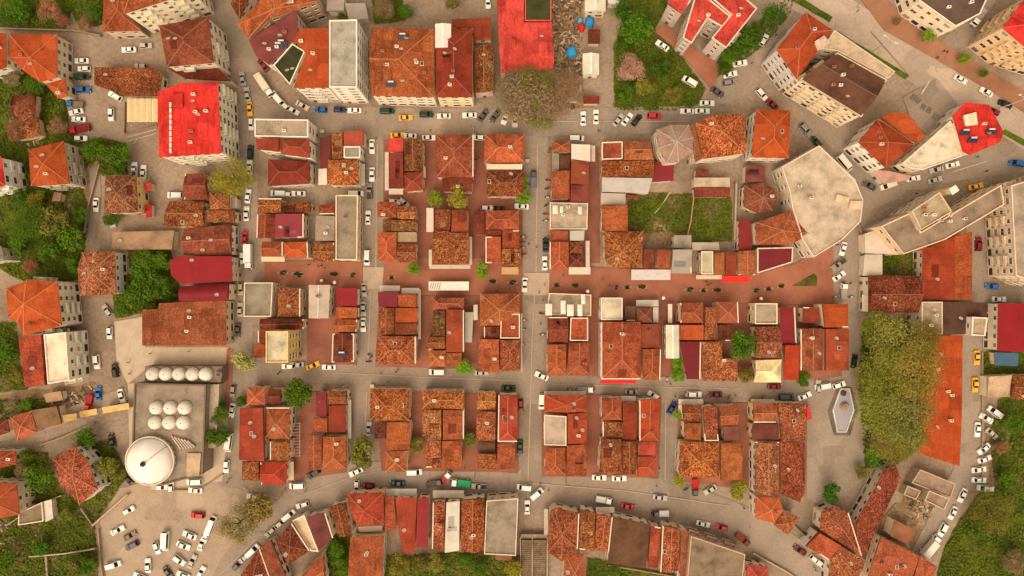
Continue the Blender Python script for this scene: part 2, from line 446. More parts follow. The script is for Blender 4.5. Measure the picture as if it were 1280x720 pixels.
for pts in ([(1040,40),(1046,39),(1136,95),(1131,99)], [(968,-12),(976,-18),(1040,22),(1036,28)], [(1250,166),(1256,162),(1300,186),(1300,194)]):
    sheet('median_strip', pts, G, .5, .16)
sheet('triangle_flower_bed', [(990,357),(1017,342),(1021,346),(1020,358)], G, 0, .2)
# gutters, stone strips and painted marks
def line(name, pl, w, mat, up=.03):
    w_ = strip_pts(pl, w); pts = [P(*p) for p in w_]
    mb = MB(); z = .12 + nz(.002); mb.face([(x, y, z) for x, y in pts], mat)
    return struct(name, mb)
line('drain_channel', [(672,182),(670,340)], 1.3, 'gutter_stone'); line('drain_channel', [(668,368),(665,430),(664,470),(660,600)], 1.3, 'gutter_stone')
line('drain_channel', [(472,180),(470,336)], 1.2, 'gutter_stone'); line('drain_channel', [(464,362),(460,455)], 1.2, 'gutter_stone'); line('drain_channel', [(459,490),(456,548)], 1.2, 'gutter_stone')
line('drain_channel', [(832,500),(831,600)], 1.1, 'gutter_stone')
line('drain_channel', [(420,466),(520,471),(650,476)], 1.0, 'gutter_stone'); line('drain_channel', [(690,480),(800,483),(930,486)], 1.0, 'gutter_stone')
line('drain_channel', [(640,602),(780,613),(850,623),(910,632)], 1.1, 'gutter_stone'); line('drain_channel', [(372,620),(440,596),(470,590)], 1.0, 'gutter_stone')
line('drain_channel', [(275,718),(300,694),(322,672)], 1.0, 'gutter_stone'); line('drain_channel', [(690,152),(780,152),(860,152)], 1.0, 'gutter_stone')
def crossing(x0, y0, x1, y1, n, vertical, label):
    mb = MB()
    for i in range(n):
        t0 = (i+.2)/n; t1 = (i+.75)/n
        q = [(x0+(x1-x0)*t0, y0), (x0+(x1-x0)*t1, y0), (x0+(x1-x0)*t1, y1), (x0+(x1-x0)*t0, y1)] if vertical else [(x0, y0+(y1-y0)*t0), (x0, y0+(y1-y0)*t1), (x1, y0+(y1-y0)*t1), (x1, y0+(y1-y0)*t0)]
        mb.face([(*P(*p), .15) for p in q], 'marking')
    o = struct('zebra_crossing', mb)
sheet('raised_crossing', [(655,341),(687,341),(686,369),(654,369)], 'gutter_stone', 0, .10)
sheet('raised_crossing', [(454,334),(480,334),(478,361),(454,361)], 'gutter_stone', 0, .10)
crossing(658, 342, 686, 368, 7, True, ''); crossing(457, 336, 479, 360, 6, True, '')
mb = MB()
for i in range(5):
    c = (1158+i*5.2, 102-i*3.6) ; 
    q = [(c[0]-2,c[1]-7+i*0),(c[0]+10,c[1]),(c[0]+8.6,c[1]+2),(c[0]-3.4,c[1]-5)]
    cx, cy = 1163+i*3.4-4, 103-i*4.2
    d = (.84,.53); nn = (-.53,.84)
    q = [(cx-d[0]*7, cy-d[1]*7),(cx+d[0]*7, cy+d[1]*7),(cx+d[0]*7+nn[0]*2, cy+d[1]*7+nn[1]*2),(cx-d[0]*7+nn[0]*2, cy-d[1]*7+nn[1]*2)]
    mb.face([(*P(*p), .12) for p in q], 'marking')
struct('zebra_crossing', mb)
line('stop_line', [(1151,118),(1162,100)], 1.6, 'marking')
line('lane_line', [(1190,215),(1232,202)], 1.0, 'marking')
for p in ([(696,152),(720,152)],[(172,174),(168,180)],[(700,145),(718,145)]): line('parking_line', p, .8, 'marking')
for i in range(2):
    line('parking_line', [(160,172+i*5),(196,162+i*5)], .8, 'marking')
# ------------------------------------------------------------------ buildings
RM = {  # roof code: (material, tints, words)
 'old': ('tile_old', [(.37,.095,.036),(.34,.082,.032),(.40,.115,.042),(.32,.075,.03)], 'mottled clay-tiled'),
 'brt': ('tile_old', [(.47,.145,.042),(.44,.125,.04),(.50,.16,.05)], 'speckled orange-brown'),
 'mid': ('tile_mid', [(.42,.10,.04),(.39,.085,.036),(.45,.115,.042)], 'reddish tiled'),
 'new': ('tile_new', [(.55,.11,.03),(.52,.095,.03),(.58,.125,.035)], 'bright orange'),
 'ter': ('tile_new', [(.36,.075,.038),(.34,.07,.034),(.38,.085,.04)], 'smooth terracotta'),
 'red': ('red_sheet', [(.70,.042,.026)], 'vivid red'),
 'cor': ('red_sheet', [(.66,.075,.045)], 'coral red'),
 'mar': ('sheet_metal', [(.24,.018,.02),(.22,.02,.022)], 'maroon metal'),
 'dkr': ('tile_mid', [(.22,.05,.03),(.25,.055,.033)], 'dark red'),
 'brn': ('concrete', [(.115,.055,.035)], 'dark brown'),
 'mrd': ('concrete', [(.12,.035,.03)], 'dark maroon'),
 'gry': ('concrete', [(.25,.205,.16),(.225,.185,.145)], 'grey concrete'),
 'grm': ('sheet_metal', [(.36,.31,.27),(.33,.29,.25)], 'grey metal'),
 'wht': ('sheet_metal', [(.62,.57,.51)], 'white'),
 'tan': ('concrete', [(.47,.36,.255)], 'tan concrete'),
 'cre': ('concrete', [(.62,.50,.37)], 'cream'),
 'grn': ('concrete', [(.045,.05,.02)], 'dark green'),
 'mau': ('concrete', [(.33,.20,.155)], 'mauve-grey'),
 'rus': ('concrete', [(.33,.2,.13)], 'rusty purple-grey')}
KW = {'g': 'gabled', 'h': 'hipped', 'p': 'pyramid', 's': 'lean-to', 'f': 'flat', 't': 'flat', 'b': 'barrel'}
WALLS = [(.70,.57,.41),(.74,.64,.49),(.64,.51,.36),(.68,.60,.50),(.72,.54,.33),(.58,.45,.33),(.76,.68,.58)]
FOOT = []      # footprints in world coordinates, for windows and awnings
def inside(x, y, poly):
    c = False; n = len(poly)
    for i in range(n):
        x0, y0 = poly[i]; x1, y1 = poly[(i+1) % n]
        if (y0 > y) != (y1 > y) and x < (x1-x0)*(y-y0)/(y1-y0)+x0: c = not c
    return c
def inset(poly, d):
    n = len(poly); out = []
    for i in range(n):
        p0 = Vector(poly[i-1]); p1 = Vector(poly[i]); p2 = Vector(poly[(i+1) % n])
        a = (p1-p0).normalized(); b = (p2-p1).normalized()
        na = Vector((-a.y, a.x)); nb = Vector((-b.y, b.x)); m = na+nb
        if m.length < 1e-3: m = na
        m.normalize(); k = d/max(.35, m.dot(na))
        out.append((p1.x+m.x*k, p1.y+m.y*k))
    return out

def window_mesh(w, h, name, bars=1):
    mb = MB()   # in the x-z plane, outside is +y... frame proud of the wall, pane set back in it
    f = .09
    mb.box(-w/2, -.02, -h/2, w/2, .05, -h/2+f, 'white_trim'); mb.box(-w/2, -.02, h/2-f, w/2, .05, h/2, 'white_trim')
    mb.box(-w/2, -.02, -h/2+f, -w/2+f, .05, h/2-f, 'white_trim'); mb.box(w/2-f, -.02, -h/2+f, w/2, .05, h/2-f, 'white_trim')
    if bars: mb.box(-.03, -.02, -h/2+f, .03, .045, h/2-f, 'white_trim')
    mb.box(-w/2+f, -.02, -h/2+f, w/2-f, .02, h/2-f, 'glass')
    mb.box(-w/2-.1, -.02, -h/2-.08, w/2+.1, .16, -h/2-.002, 'white_trim')
    return mb.mesh(name)
WIN = window_mesh(1.25, 1.45, 'window'); WINW = window_mesh(2.0, 1.5, 'window_wide'); SHOP = window_mesh(2.3, 2.0, 'shop_window', 0)
mb = MB(); mb.box(-.5, -.02, 0, .5, .07, 2.15, 'wood'); mb.box(-.6, -.02, 2.152, .6, .1, 2.3, 'white_trim'); DOOR = mb.mesh('door')
mb = MB(); mb.box(-.45,-.3,-.6,.45,.3,.9,'wall_paint'); mb.box(-.55,-.4,.902,.55,.4,1.02,'concrete'); mb.box(-.25,-.15,1.022,.25,.15,1.2,'dark_metal'); CHIM = mb.mesh('chimney')
mb = MB(); mb.lathe([(.05,0),(.3,.06),(.5,.2),(.48,.22),(.28,.1),(.04,.05)], 'white_trim', 12); DISHM = mb.mesh('satellite_dish', smooth=True)
mb = MB(); mb.bar((0,0,-.5),(0,0,.5),.06,.06,'dark_metal'); DISHP = mb.mesh('dish_mast')
mb = MB(); 
for q in (-1.05, 1.05): mb.box(q-1, -.9, 0, q+1, .9, .07, 'solar_glass', Matrix.Rotation(.5, 4, 'X'))
SOLP = mb.mesh('solar_panel')
mb = MB(); mb.tube([(-1.1,1.05,.95),(1.1,1.05,.95)], [.33,.33], 'white_trim', 10); SOLT = mb.mesh('water_tank')
mb = MB()
for q in (-1, 1): mb.bar((q,.95,-.3),(q,.95,.9),.06,.06,'dark_metal'); mb.bar((q,-.75,-.4),(q,-.75,-.1),.06,.06,'dark_metal')
SOLF = mb.mesh('support_frame')
def balcony_mesh():
    mb = MB(); mb.box(-1.6, 0, -.16, 1.6, 1.15, 0, 'wall_paint')
    mb.box(-1.6, 1.07, .002, 1.6, 1.15, .95, 'wall_paint'); mb.box(-1.6, .05, .002, -1.52, 1.068, .95, 'wall_paint'); mb.box(1.52, .05, .002, 1.6, 1.068, .95, 'wall_paint')
    return mb.mesh('balcony')
BALC = balcony_mesh()

def roof_geom(poly, h, kind, low):
    """closed roof solid over poly (local, CCW): list of faces, ridge lines, top z function hints"""
    n = len(poly); th = .2; faces = []; caps = []
    B = [Vector((x, y, h)) for x, y in poly]; T = [Vector((x, y, h+th)) for x, y in poly]
    def sides(tops):
        for i in range(n):
            faces.append([B[i], B[(i+1) % n], tops[(i+1) % n], tops[i]])
        faces.append(B[::-1])
    k = kind[0]
    if k in 'ghb' and n == 4:
        # ends: edges across the ridge direction
        def horiz(i):
            d = Vector(poly[(i+1) % 4])-Vector(poly[i]); d = Vector((abs(d.x), abs(d.y)))
            return d.x > d.y
        ang = 0 if kind[1] == 'x' else 1
        e0 = sum(abs((Vector(poly[(i+1) % 4])-Vector(poly[i]))[1-ang]) / (Vector(poly[(i+1) % 4])-Vector(poly[i])).length for i in (0, 2))
        e1 = sum(abs((Vector(poly[(i+1) % 4])-Vector(poly[i]))[1-ang]) / (Vector(poly[(i+1) % 4])-Vector(poly[i])).length for i in (1, 3))
        s = 0 if e0 > e1 else 1            # end edges are s and s+2
        a, b, c, d = [(s+j) % 4 for j in range(4)]   # end edge a-b, side b-c, end c-d, side d-a
        m0 = (T[a]+T[b])/2; m1 = (T[c]+T[d])/2
        half = ((T[a]-T[b]).length+(T[c]-T[d]).length)/4
        rise = min(max(half*(.30 if low else .40), .4), 2.6)
        L = (m1-m0).length; ax = (m1-m0).normalized()
        if k == 'b':
            sides(T); seg = 8
            def arc(p, q):
                return [p.lerp(q, t/seg)+Vector((0,0,rise*1.2*math.sin(math.pi*t/seg))) for t in range(seg+1)]
            A0 = arc(T[a], T[b]); A1 = arc(T[d], T[c])
            for t in range(seg): faces.append([A0[t], A0[t+1], A1[t+1], A1[t]][::-1])
            faces.append(A0[::-1]); faces.append(A1)
            return faces, caps, rise
        t = min(half, L*.45) if k == 'h' else 0.0
        if kind.endswith('1'): 
            r0 = m0+ax*min(half, L*.6); r1 = m1
        else: r0 = m0+ax*t; r1 = m1-ax*t
        r0 = r0+Vector((0,0,rise)); r1 = r1+Vector((0,0,rise))
        sides(T)
        faces += [[T[a], T[b], r0], [T[b], T[c], r1, r0], [T[c], T[d], r1], [T[d], T[a], r0, r1]]
        caps.append((r0, r1))
        if k == 'h': caps += [(T[a], r0), (T[b], r0)] + ([] if kind.endswith('1') else [(T[c], r1), (T[d], r1)])
        return faces, caps, rise
    if k == 'p' or (k in 'gh' and n != 4):
        c = sum(T, Vector())/n; rise = min(max(min((t-c).length for t in T)*.33, .5), 2.6)
        ap = c+Vector((0,0,rise)); sides(T)
        for i in range(n): faces.append([T[i], T[(i+1) % n], ap]); caps.append((T[i], ap))
        return faces, caps, rise
    if k == 's':
        dv = {'n': (0,1), 's': (0,-1), 'e': (1,0), 'w': (-1,0)}[kind[1]]
        q = [p[0]*dv[0]+p[1]*dv[1] for p in poly]; lo, hi = min(q), max(q)
        rise = min((hi-lo)*.16, 1.6); tops = [T[i]+Vector((0,0,rise*(hi-q[i])/(hi-lo+1e-6))) for i in range(n)]
        sides(tops); faces.append(tops)
        return faces, caps, rise
    sides(T); faces.append(T)
    return faces, caps, 0

HOUSE_N = 0
def area_of(l): return abs(sum(l[i][0]*l[(i+1) % len(l)][1]-l[(i+1) % len(l)][0]*l[i][1] for i in range(len(l))))/2
def building(block, out, h, kind, mat, noun='house', wall=None, color=None, chim=None, dish=0, solar=0, rim=0, win=True, look=None, balc=None, trees=None, cat=None, name=None, low=False, over=.28, rimcol=None, shop=False):
    global HOUSE_N
    HOUSE_N += 1; rng = random.Random(HOUSE_N*7+1)
    if len(out) == 4 and not isinstance(out[0], tuple): x0, y0, x1, y1 = out; out = [(x0,y0),(x1,y0),(x1,y1),(x0,y1)]
    h = h + rng.uniform(-.25, .25)
    w = [P(px, py, h) for px, py in out]
    if sum(w[i][0]*w[(i+1) % len(w)][1]-w[(i+1) % len(w)][0]*w[i][1] for i in range(len(w))) < 0: w.reverse()
    w = inset(w, rng.uniform(.015, .07))
    cx = sum(p[0] for p in w)/len(w); cy = sum(p[1] for p in w)/len(w)
    mname, tints, words = RM[mat]; k = kind[0]
    ad = KW[k]
    storeys = max(1, round(h/3.1))
    if look is None:
        look = f'{words} {ad}-roofed {noun}' if not words.endswith(('concrete','metal','tiled')) or True else ''
    root = thing(noun.replace(' ', '_'), noun, (cx, cy, 0), look, block, {'house': 'tiled town houses', 'apartment block': 'apartment blocks', 'shed': 'small sheds'}.get(noun))
    loc = [(x-cx, y-cy) for x, y in w]
    wp = inset(loc, over if k not in 'f' else .03)
    col = color or rng.choice(tints); f = rng.uniform(.88, 1.12); col = tuple(min(.8, c*f*(1+rng.uniform(-.05,.05))) for c in col)
    tf = (.62, .61, .49) if mname in ('tile_old', 'tile_mid') else (.68, .58, .52) if mname in ('tile_new', 'red_sheet') else (1, .97, .92)
    if mat == 'brt': tf = (.63, .53, .45)
    if mname == 'tile_mid': tf = (.68, .63, .52)
    if mat in ('red', 'cor', 'mar'): tf = (.78, .72, .8)
    col = tuple(q*g for q, g in zip(col, tf))
    wc = tuple(min(.8, q*1.14) for q in wall) if wall else rng.choice(WALLS)
    mb = MB(); mb.prism(wp, 0, h-.002, 'wall_paint', top=False, bottom=False)
    if h >= 9 and win:
        for s_ in range(1, storeys):
            z = s_*h/storeys; o2 = inset(wp, -.06); nn = len(wp)
            for i in range(nn):
                a, b2, c2, d2 = wp[i], wp[(i+1) % nn], o2[(i+1) % nn], o2[i]
                mb.face([(*a,z+.16),(*d2,z+.16),(*c2,z+.16),(*b2,z+.16)], 'wall_paint'); mb.face([(*d2,z),(*c2,z),(*c2,z+.16),(*d2,z+.16)], 'wall_paint')
                mb.face([(*a,z),(*b2,z),(*c2,z),(*d2,z)], 'wall_paint')
    wo = mb.obj('wall', root, color=wc)
    top = MB(); faces, caps, rise = roof_geom(loc, h, kind, low)
    for fc in faces: top.face(fc, mname)
    ro = top.obj('roof', root, color=col, uv=True)
    # cast on the house: ridge caps, parapets
    if caps:
        rc = MB()
        for a, b in caps: rc.bar(a+Vector((0,0,.03)), b+Vector((0,0,.03)), .26, .14, 'ridge')
        rc.obj('ridge_cap', ro, color=tuple(min(.8, c*g+.02) for c, g in zip(col, (1.12, 1.7, 2.0))))
    ph = .45 if k in 'f' else .3
    if not rim and k in 'ghs' and noun == 'house' and rng.random() < .28: rim = rng.choice('nsew')
    if k == 'f' or rim:
        o1 = inset(loc, -.02); o2 = inset(loc, .3); pm = MB(); nn = len(loc); zt = h+.2+ph
        for i in range(nn):
            j = (i+1) % nn
            if rim and rim is not True and isinstance(rim, str):
                d = Vector(loc[j])-Vector(loc[i]); nrm = (d.y, -d.x); side = ('e' if nrm[0] > 0 else 'w') if abs(nrm[0]) > abs(nrm[1]) else ('n' if nrm[1] > 0 else 's')
                if side not in rim: continue
            pm.prism([o1[i], o1[j], o2[j], o2[i]], h+.12, zt, 'wall_paint', bottom=True)
        if pm.v: pm.obj('parapet', ro, color=rimcol or (wc if k == 'f' else (.66,.54,.41)))
    # repaired patches laid on the slopes
    slopes = [fc for fc in faces if len(fc) in (3, 4) and (fc[1]-fc[0]).cross(fc[2]-fc[0]).z > 0 and min(p.z for p in fc) > h+.1]
    for _ in range(rng.choice((0, 0, 1, 1, 2)) if (slopes and k in 'ghps' and noun != 'shed') else 0):
        fc = rng.choice(slopes); nrm = (fc[1]-fc[0]).cross(fc[2]-fc[0]).normalized(); ud = Vector((0,0,1)).cross(nrm)
        if ud.length < 1e-3: continue
        ud.normalize(); vd = nrm.cross(ud); cen = sum(fc, Vector())/len(fc)
        q0 = cen+ud*rng.uniform(-2.5, 2.5)+vd*rng.uniform(-1, 1); a_, b_ = rng.uniform(.5, 1.9), rng.uniform(.5, 1.6)
        qs = [q0-ud*a_-vd*b_, q0+ud*a_-vd*b_, q0+ud*a_+vd*b_, q0-ud*a_+vd*b_]; pl = [(p.x, p.y) for p in fc]
        if not all(inside(p.x, p.y, pl) for p in qs): continue
        pm = MB(); up = [p+nrm*.05 for p in qs]; pm.face(up, mname)
        for i in range(4): pm.face([qs[i], qs[(i+1) % 4], up[(i+1) % 4], up[i]], mname)
        pm.obj('roof_patch', ro, color=tuple(min(.7, x*y) for x, y in zip(col, rng.choice(((1.25,1.45,1.5),(.6,.6,.65),(1.1,1.7,2.2),(.75,.7,.7),(.5,.45,.5))))), uv=True)
    if k in 'ghs' and rng.random() < .35 and area_of(loc) > 70:
        fc = rng.choice(slopes) if slopes else None
        if fc:
            cen = sum(fc, Vector())/len(fc); M = Matrix.Translation(cen+Vector((rng.uniform(-.8,.8), rng.uniform(-.8,.8), -.1)))
            pm = MB(); pm.box(-.5,-.6,-.3,.5,.6,.32,'white_trim', M); pm.box(-.4,-.5,.322,.4,.5,.35,'glass', M); pm.obj('skylight', ro)
    # chimneys, dishes, solar heaters
    def top_z(x, y):
        best = h+.2
        dg = bpy.context
        for fc in faces:
            if len(fc) < 3: continue
            pl = [(p.x, p.y) for p in fc]
            if inside(x, y, pl):
                nrm = (fc[1]-fc[0]).cross(fc[2]-fc[0])
                if abs(nrm.z) > 1e-4: best = max(best, fc[0].z-(nrm.x*(x-fc[0].x)+nrm.y*(y-fc[0].y))/nrm.z)
        return best
    def spot():
        for _ in range(40):
            i = rng.randrange(len(loc)); t = rng.uniform(.25, .75)
            p = Vector(loc[i]).lerp(Vector(loc[(i+1) % len(loc)]), t)*rng.uniform(.25, .72)
            if inside(p.x, p.y, loc): return p.x, p.y
        return 0, 0
    area = abs(sum(loc[i][0]*loc[(i+1) % len(loc)][1]-loc[(i+1) % len(loc)][0]*loc[i][1] for i in range(len(loc))))/2
    if chim is None: chim = (1 if rng.random() < .6 else 0)+(1 if area > 250 and rng.random() < .6 else 0) if k in 'gh' and area > 60 else (1 if k == 'p' and rng.random() < .5 else 0)
    for _ in range(chim):
        x, y = spot(); link('chimney', CHIM, ro, (x, y, top_z(x, y)), (.74,.62,.49) if rng.random() < .7 else (.36,.13,.07), rng.uniform(-.1, .1)).scale = (1, 1, rng.uniform(.8, 1.1))
    for _ in range(dish if dish else (1 if rng.random() < .5 and area > 60 else 0)):
        x, y = spot(); z = top_z(x, y); d = link('satellite_dish', DISHM, ro, (x, y, z+.55)); d.rotation_euler = (-.7, .25, rng.uniform(-.4, .4)); d.scale = (1.3,)*3
        link('dish_mast', DISHP, d, (0, 0, -.3))
    for _ in range(solar):
        x, y = spot(); z = top_z(x, y); e = link('solar_heater', SOLP, ro, (x, y, z+.5)); e.scale = (.75,)*3
        link('water_tank', SOLT, e); link('support_frame', SOLF, e)
    FOOT.append((root, [(x, y) for x, y in w], [(x+cx, y+cy) for x, y in wp], h, wc, win, storeys, shop, balc, rng))
    return root

def add_windows():
    boxes = [(min(p[0] for p in f[1]), min(p[1] for p in f[1]), max(p[0] for p in f[1]), max(p[1] for p in f[1])) for f in FOOT]
    total = 0
    for fi, (root, op, wp, h, wc, win, st, shop, balc, rng) in enumerate(FOOT):
        if not win: continue
        n = len(wp); cnt = 0; door = False; cx, cy = root.location.x, root.location.y
        for i in range(n):
            a = Vector(wp[i]); b = Vector(wp[(i+1) % n]); d = b-a; L = d.length
            if L < 2.2: continue
            d.normalize(); nr = Vector((d.y, -d.x)); m = (a+b)/2
            if (35-nr.dot(m))*h/H < 1.1: continue            # looks away from the town's centre or shows edge-on only
            ang = math.atan2(nr.y, nr.x)-math.pi/2
            cols = max(1, int(L/(2.7 if h < 9 else 2.9)))
            for c in range(cols):
                p = a.lerp(b, (c+.5)/cols); t = p+nr*1.3; near = 0.0
                for fj, f in enumerate(FOOT):
                    bx = boxes[fj]
                    if fj != fi and bx[0] < t.x < bx[2] and bx[1] < t.y < bx[3] and inside(t.x, t.y, f[1]): near = max(near, f[3])
                for s_ in range(st):
                    fh = h/st; z = s_*fh+fh*.55
                    if z-1 < near or cnt >= 96 or (h < 9 and s_ > 0 and rng.random() < .08): continue
                    if s_ == 0 and not door:
                        door = True; o = link('door', DOOR, root, (p.x-cx, p.y-cy, .02), None, ang); continue
                    if balc and s_ > 0 and c % balc == balc//2 and L > 6:
                        if True:
                            o = link('balcony', BALC, root, (p.x-cx, p.y-cy, s_*fh+.1), tuple(min(.75, q*1.08) for q in wc), ang)
                    me = SHOP if (s_ == 0 and L/cols > 2.5) else (WINW if (h > 9 and (c+i) % 3 == 1 and L/cols > 2.4) else WIN)
                    o = link('window', me, root, (p.x-cx+nr.x*.02, p.y-cy+nr.y*.02, z if s_ else 1.35), None, ang)
                    cnt += 1
        total += cnt
    print('windows', total)
nw = 'among the northwest lanes'; na = 'in the north apartment row'; rd = 'beside the north scrap yard'; np_ = 'beside the north park'
ne = 'along the northeast main road'; wl = 'on the wooded west slope'; mq = 'near the mosque'; sw = 'on the southwest slope'
a1 = 'in the block north of the box truck'; v1 = 'between west slope and west street'; b1_ = 'in the block north of the yellow taxi'
a2 = 'in the block north of the pergola'; b2_ = 'in the block south of the pergola'; a3 = 'in the block with the walled lawn'
b3 = 'in the block facing the triangle bed'; c1 = 'in the block east of the mosque'; c2 = 'in the block north of the green truck'
c3 = 'in the block far west of the fountain'; c4 = 'in the block just west of the fountain'
s1 = 'on the south curve west of the steps'; s2 = 'on the south curve east of the steps'
ee = 'near the great spreading tree'; se = 'in the southeast corner'
BD = building
# --- northwest lanes
BD(nw, [(-22,40),(8,42),(9,84),(-16,94)], 9, 'gy', 'new', wall=(.62,.56,.46))
BD(nw, [(12,43),(72,43),(72,97),(50,103),(29,88),(12,72)], 7.8, 'p', 'new', wall=(.58,.48,.32), chim=1)
BD(nw, [(57,105),(82,98),(85,121),(73,123)], 5, 'p', 'new')
BD(nw, [(155,18),(240,-9),(228,-62),(138,-42)], 17, 'hx', 'mid', wall=(.66,.57,.42), noun='apartment block', balc=3)
BD(nw, [(130,-12),(151,-12),(156,18),(177,39),(128,40)], 7, 'p', 'mid')
BD(nw, [(199,32),(261,21),(268,79),(209,84)], 14, 'hy', 'dkr', color=(.34,.085,.045), noun='apartment block', dish=2, wall=(.64,.55,.44), balc=3)
BD(nw, [(210,86),(268,81),(290,102),(232,99)], 8, 'sn', 'dkr', win=False)
BD(nw, [(122,86),(195,85),(203,95),(200,121),(158,121),(122,108)], 4.5, 'se', 'old')
BD(nw, [(197,115),(226,104),(273,102),(277,192),(199,197)], 15, 't', 'red', noun='apartment block', wall=(.64,.58,.44), low=True, chim=5, dish=2, balc=4)
red_block = FOOT[-1]
mb = MB()
for i in range(9):
    a = P(213, 128+i*7.2, 15.6); r_ = red_block[0]; mb.box(a[0]-r_.location.x-.3, a[1]-r_.location.y-1.3, red_block[3]+.21, a[0]-r_.location.x+.3, a[1]-r_.location.y, red_block[3]+.7, 'white_trim')
mb.obj('roof_vent', [q for q in r_.children if q.name.startswith('roof')][0])
mb = MB(); a = P(216, 118, 15); b = P(228, 148, 15); mb.box(min(a[0], b[0])-r_.location.x, min(a[1], b[1])-r_.location.y+3, red_block[3]+.202, max(a[0], b[0])-r_.location.x+.5, max(a[1], b[1])-r_.location.y, red_block[3]+1.0, 'red_sheet')
mb.obj('roof_step', [q for q in r_.children if q.name.startswith('roof')][0], color=(.5,.03,.022), uv=True)
BD(nw, [(36,187),(80,176),(88,230),(39,233)], 9.5, 'p', 'new', noun='apartment block', wall=(.42,.36,.26), dish=2, balc=3)
BD(nw, [(-40,190),(2,196),(7,232),(-30,242)], 10.6, 'p', 'red', noun='apartment block', wall=(.68,.63,.55), balc=2)
BD(nw, [(132,220),(171,219),(173,266),(130,267)], 7.6, 'p', 'old', wall=(.60,.42,.18), color=(.36,.12,.06))
BD(nw, [(17,153),(48,147),(52,170),(20,176)], 3.5, 'p', 'old', noun='ruin', win=False)
BD(nw, [(15,120),(46,118),(44,146),(18,150)], 3.5, 'gx', 'dkr', noun='shed', win=False)
BD(nw, [(182,228),(190,228),(190,239),(182,239)], 2.6, 'se', 'cor', noun='shed', win=False)
BD(nw, [(182,256),(190,255),(190,272),(183,272)], 2.6, 'se', 'red', noun='shed', win=False)
# --- north apartments
BD(na, [(297,31),(338,-14),(392,-14),(397,2),(338,24),(311,48)], 13, 'p', 'mid', noun='apartment block', wall=(.40,.24,.15), low=True)
BD(na, [(311,50),(371,13),(373,43),(337,82),(320,70)], 12.5, 't', 'mrd', color=(.17,.045,.04), noun='apartment block', solar=2, dish=3, chim=3)
BD(na, [(342,82),(366,55),(382,65),(363,107)], 13, 'f', 'grn', noun='apartment block', dish=2, wall=(.62,.55,.42))
BD(na, [(366,50),(376,36),(411,35),(411,110),(367,110),(383,67)], 17, 't', 'new', color=(.50,.095,.03), noun='apartment block', wall=(.64,.57,.47), chim=2, balc=3)
BD(na, [(412,26),(447,25),(447,110),(412,110)], 17.6, 'f', 'gry', noun='apartment block', wall=(.68,.62,.54), dish=1, color=(.30,.26,.215))
BD(na, (409,-8,431,15), 4, 'sn', 'grm', noun='shed', win=False)
BD(na, [(432,6),(457,4),(461,24),(437,27)], 4, 'se', 'grm', noun='shed', win=False)
BD(na, [(464,34),(543,36),(543,122),(464,120)], 12, 'hx1', 'mid', noun='apartment block', wall=(.66,.57,.42), chim=6, dish=4, solar=2)
BD(na, [(545,36),(591,36),(591,122),(545,122)], 12.3, 'hy', 'ter', color=(.36,.06,.03), noun='apartment block', wall=(.68,.56,.34), chim=3, dish=2)
BD(na, [(565,24),(614,22),(614,51),(593,51),(592,35),(565,35)], 8, 't', 'ter', color=(.42,.09,.04))
BD(na, [(593,57),(617,57),(617,114),(593,117)], 7, 'gy', 'old')
BD(na, (544,30,564,60), 13.2, 'gy', 'wht', noun='roof shed', win=False, low=True, rim=0)
BD(na, [(318,-15),(300,25),(288,5),(300,-20)], 8, 'p', 'old')
# --- scrap yard
BD(rd, [(620,-14),(655,-14),(655,28),(690,28),(693,80),(690,88),(626,92)], 8, 't', 'cor', noun='hall', dish=1, chim=0)
BD(rd, (656,-14,689,27), 7.5, 'f', 'grn', noun='hall', win=False, wall=(.5,.08,.05))
BD(rd, (731,-8,757,15), 5, 'gy', 'wht', noun='shed')
BD(rd, (735,37,750,55), 3.5, 'se', 'dkr', noun='shed', win=False)
BD(rd, (728,67,749,94), 4.5, 'gy', 'wht', noun='shed')
BD(rd, (712,109,723,127), 3, 'sn', 'gry', noun='shed', win=False)
BD(rd, (729,120,749,130), 3.2, 'ss', 'dkr', noun='kiosk', win=False)
BD(rd, [(759,-6),(776,-6),(774,6),(760,5)], 4, 't', 'wht', noun='kiosk', win=False)
# --- north park
BD(np_, [(834,7),(851,19),(867,-4),(846,-16)], 12, 'se', 'cor', noun='apartment block', wall=(.45,.37,.31), rim=True, chim=0)
BD(np_, [(853,48),(864,55),(884,24),(905,36),(912,20),(882,-4),(868,-3)], 12.4, 't', 'cor', noun='apartment block', wall=(.45,.37,.31), rim=True, chim=1)
BD(np_, [(889,48),(907,61),(946,11),(930,-3),(905,-12),(884,-6),(913,19)], 12.8, 't', 'cor', noun='apartment block', wall=(.46,.38,.33), rim=True, chim=1, balc=3)
# --- northeast
BD(ne, [(970,62),(1007,15),(1041,38),(996,100)], 14, 'hy', 'new', color=(.5,.1,.035), noun='apartment block', wall=(.52,.46,.46), chim=4, balc=0)
BD(ne, [(999,100),(1046,66),(1108,100),(1076,147)], 15, 'gx', 'mrd', color=(.10,.042,.028), noun='apartment block', wall=(.64,.50,.34), chim=5, low=True, rim=True, rimcol=(.5,.38,.26), balc=2)
BD(ne, [(1026,62),(1042,38),(1118,90),(1109,99),(1046,65)], 13.5, 'f', 'tan', noun='terrace block', wall=(.5,.4,.28))
BD(ne, [(1148,2),(1140,-22),(1242,-22),(1224,18),(1193,34)], 11, 'f', 'brn', noun='apartment block', color=(.10,.075,.055), wall=(.66,.55,.40), chim=3)
BD(ne, [(1252,35),(1284,-6),(1340,0),(1330,75),(1279,58)], 17, 'p', 'red', noun='apartment block', wall=(.60,.42,.23), balc=3)
BD(ne, [(1072,178),(1096,149),(1144,181),(1107,211)], 11, 'p', 'ter', color=(.46,.085,.03), noun='apartment block', wall=(.68,.62,.54), chim=2)
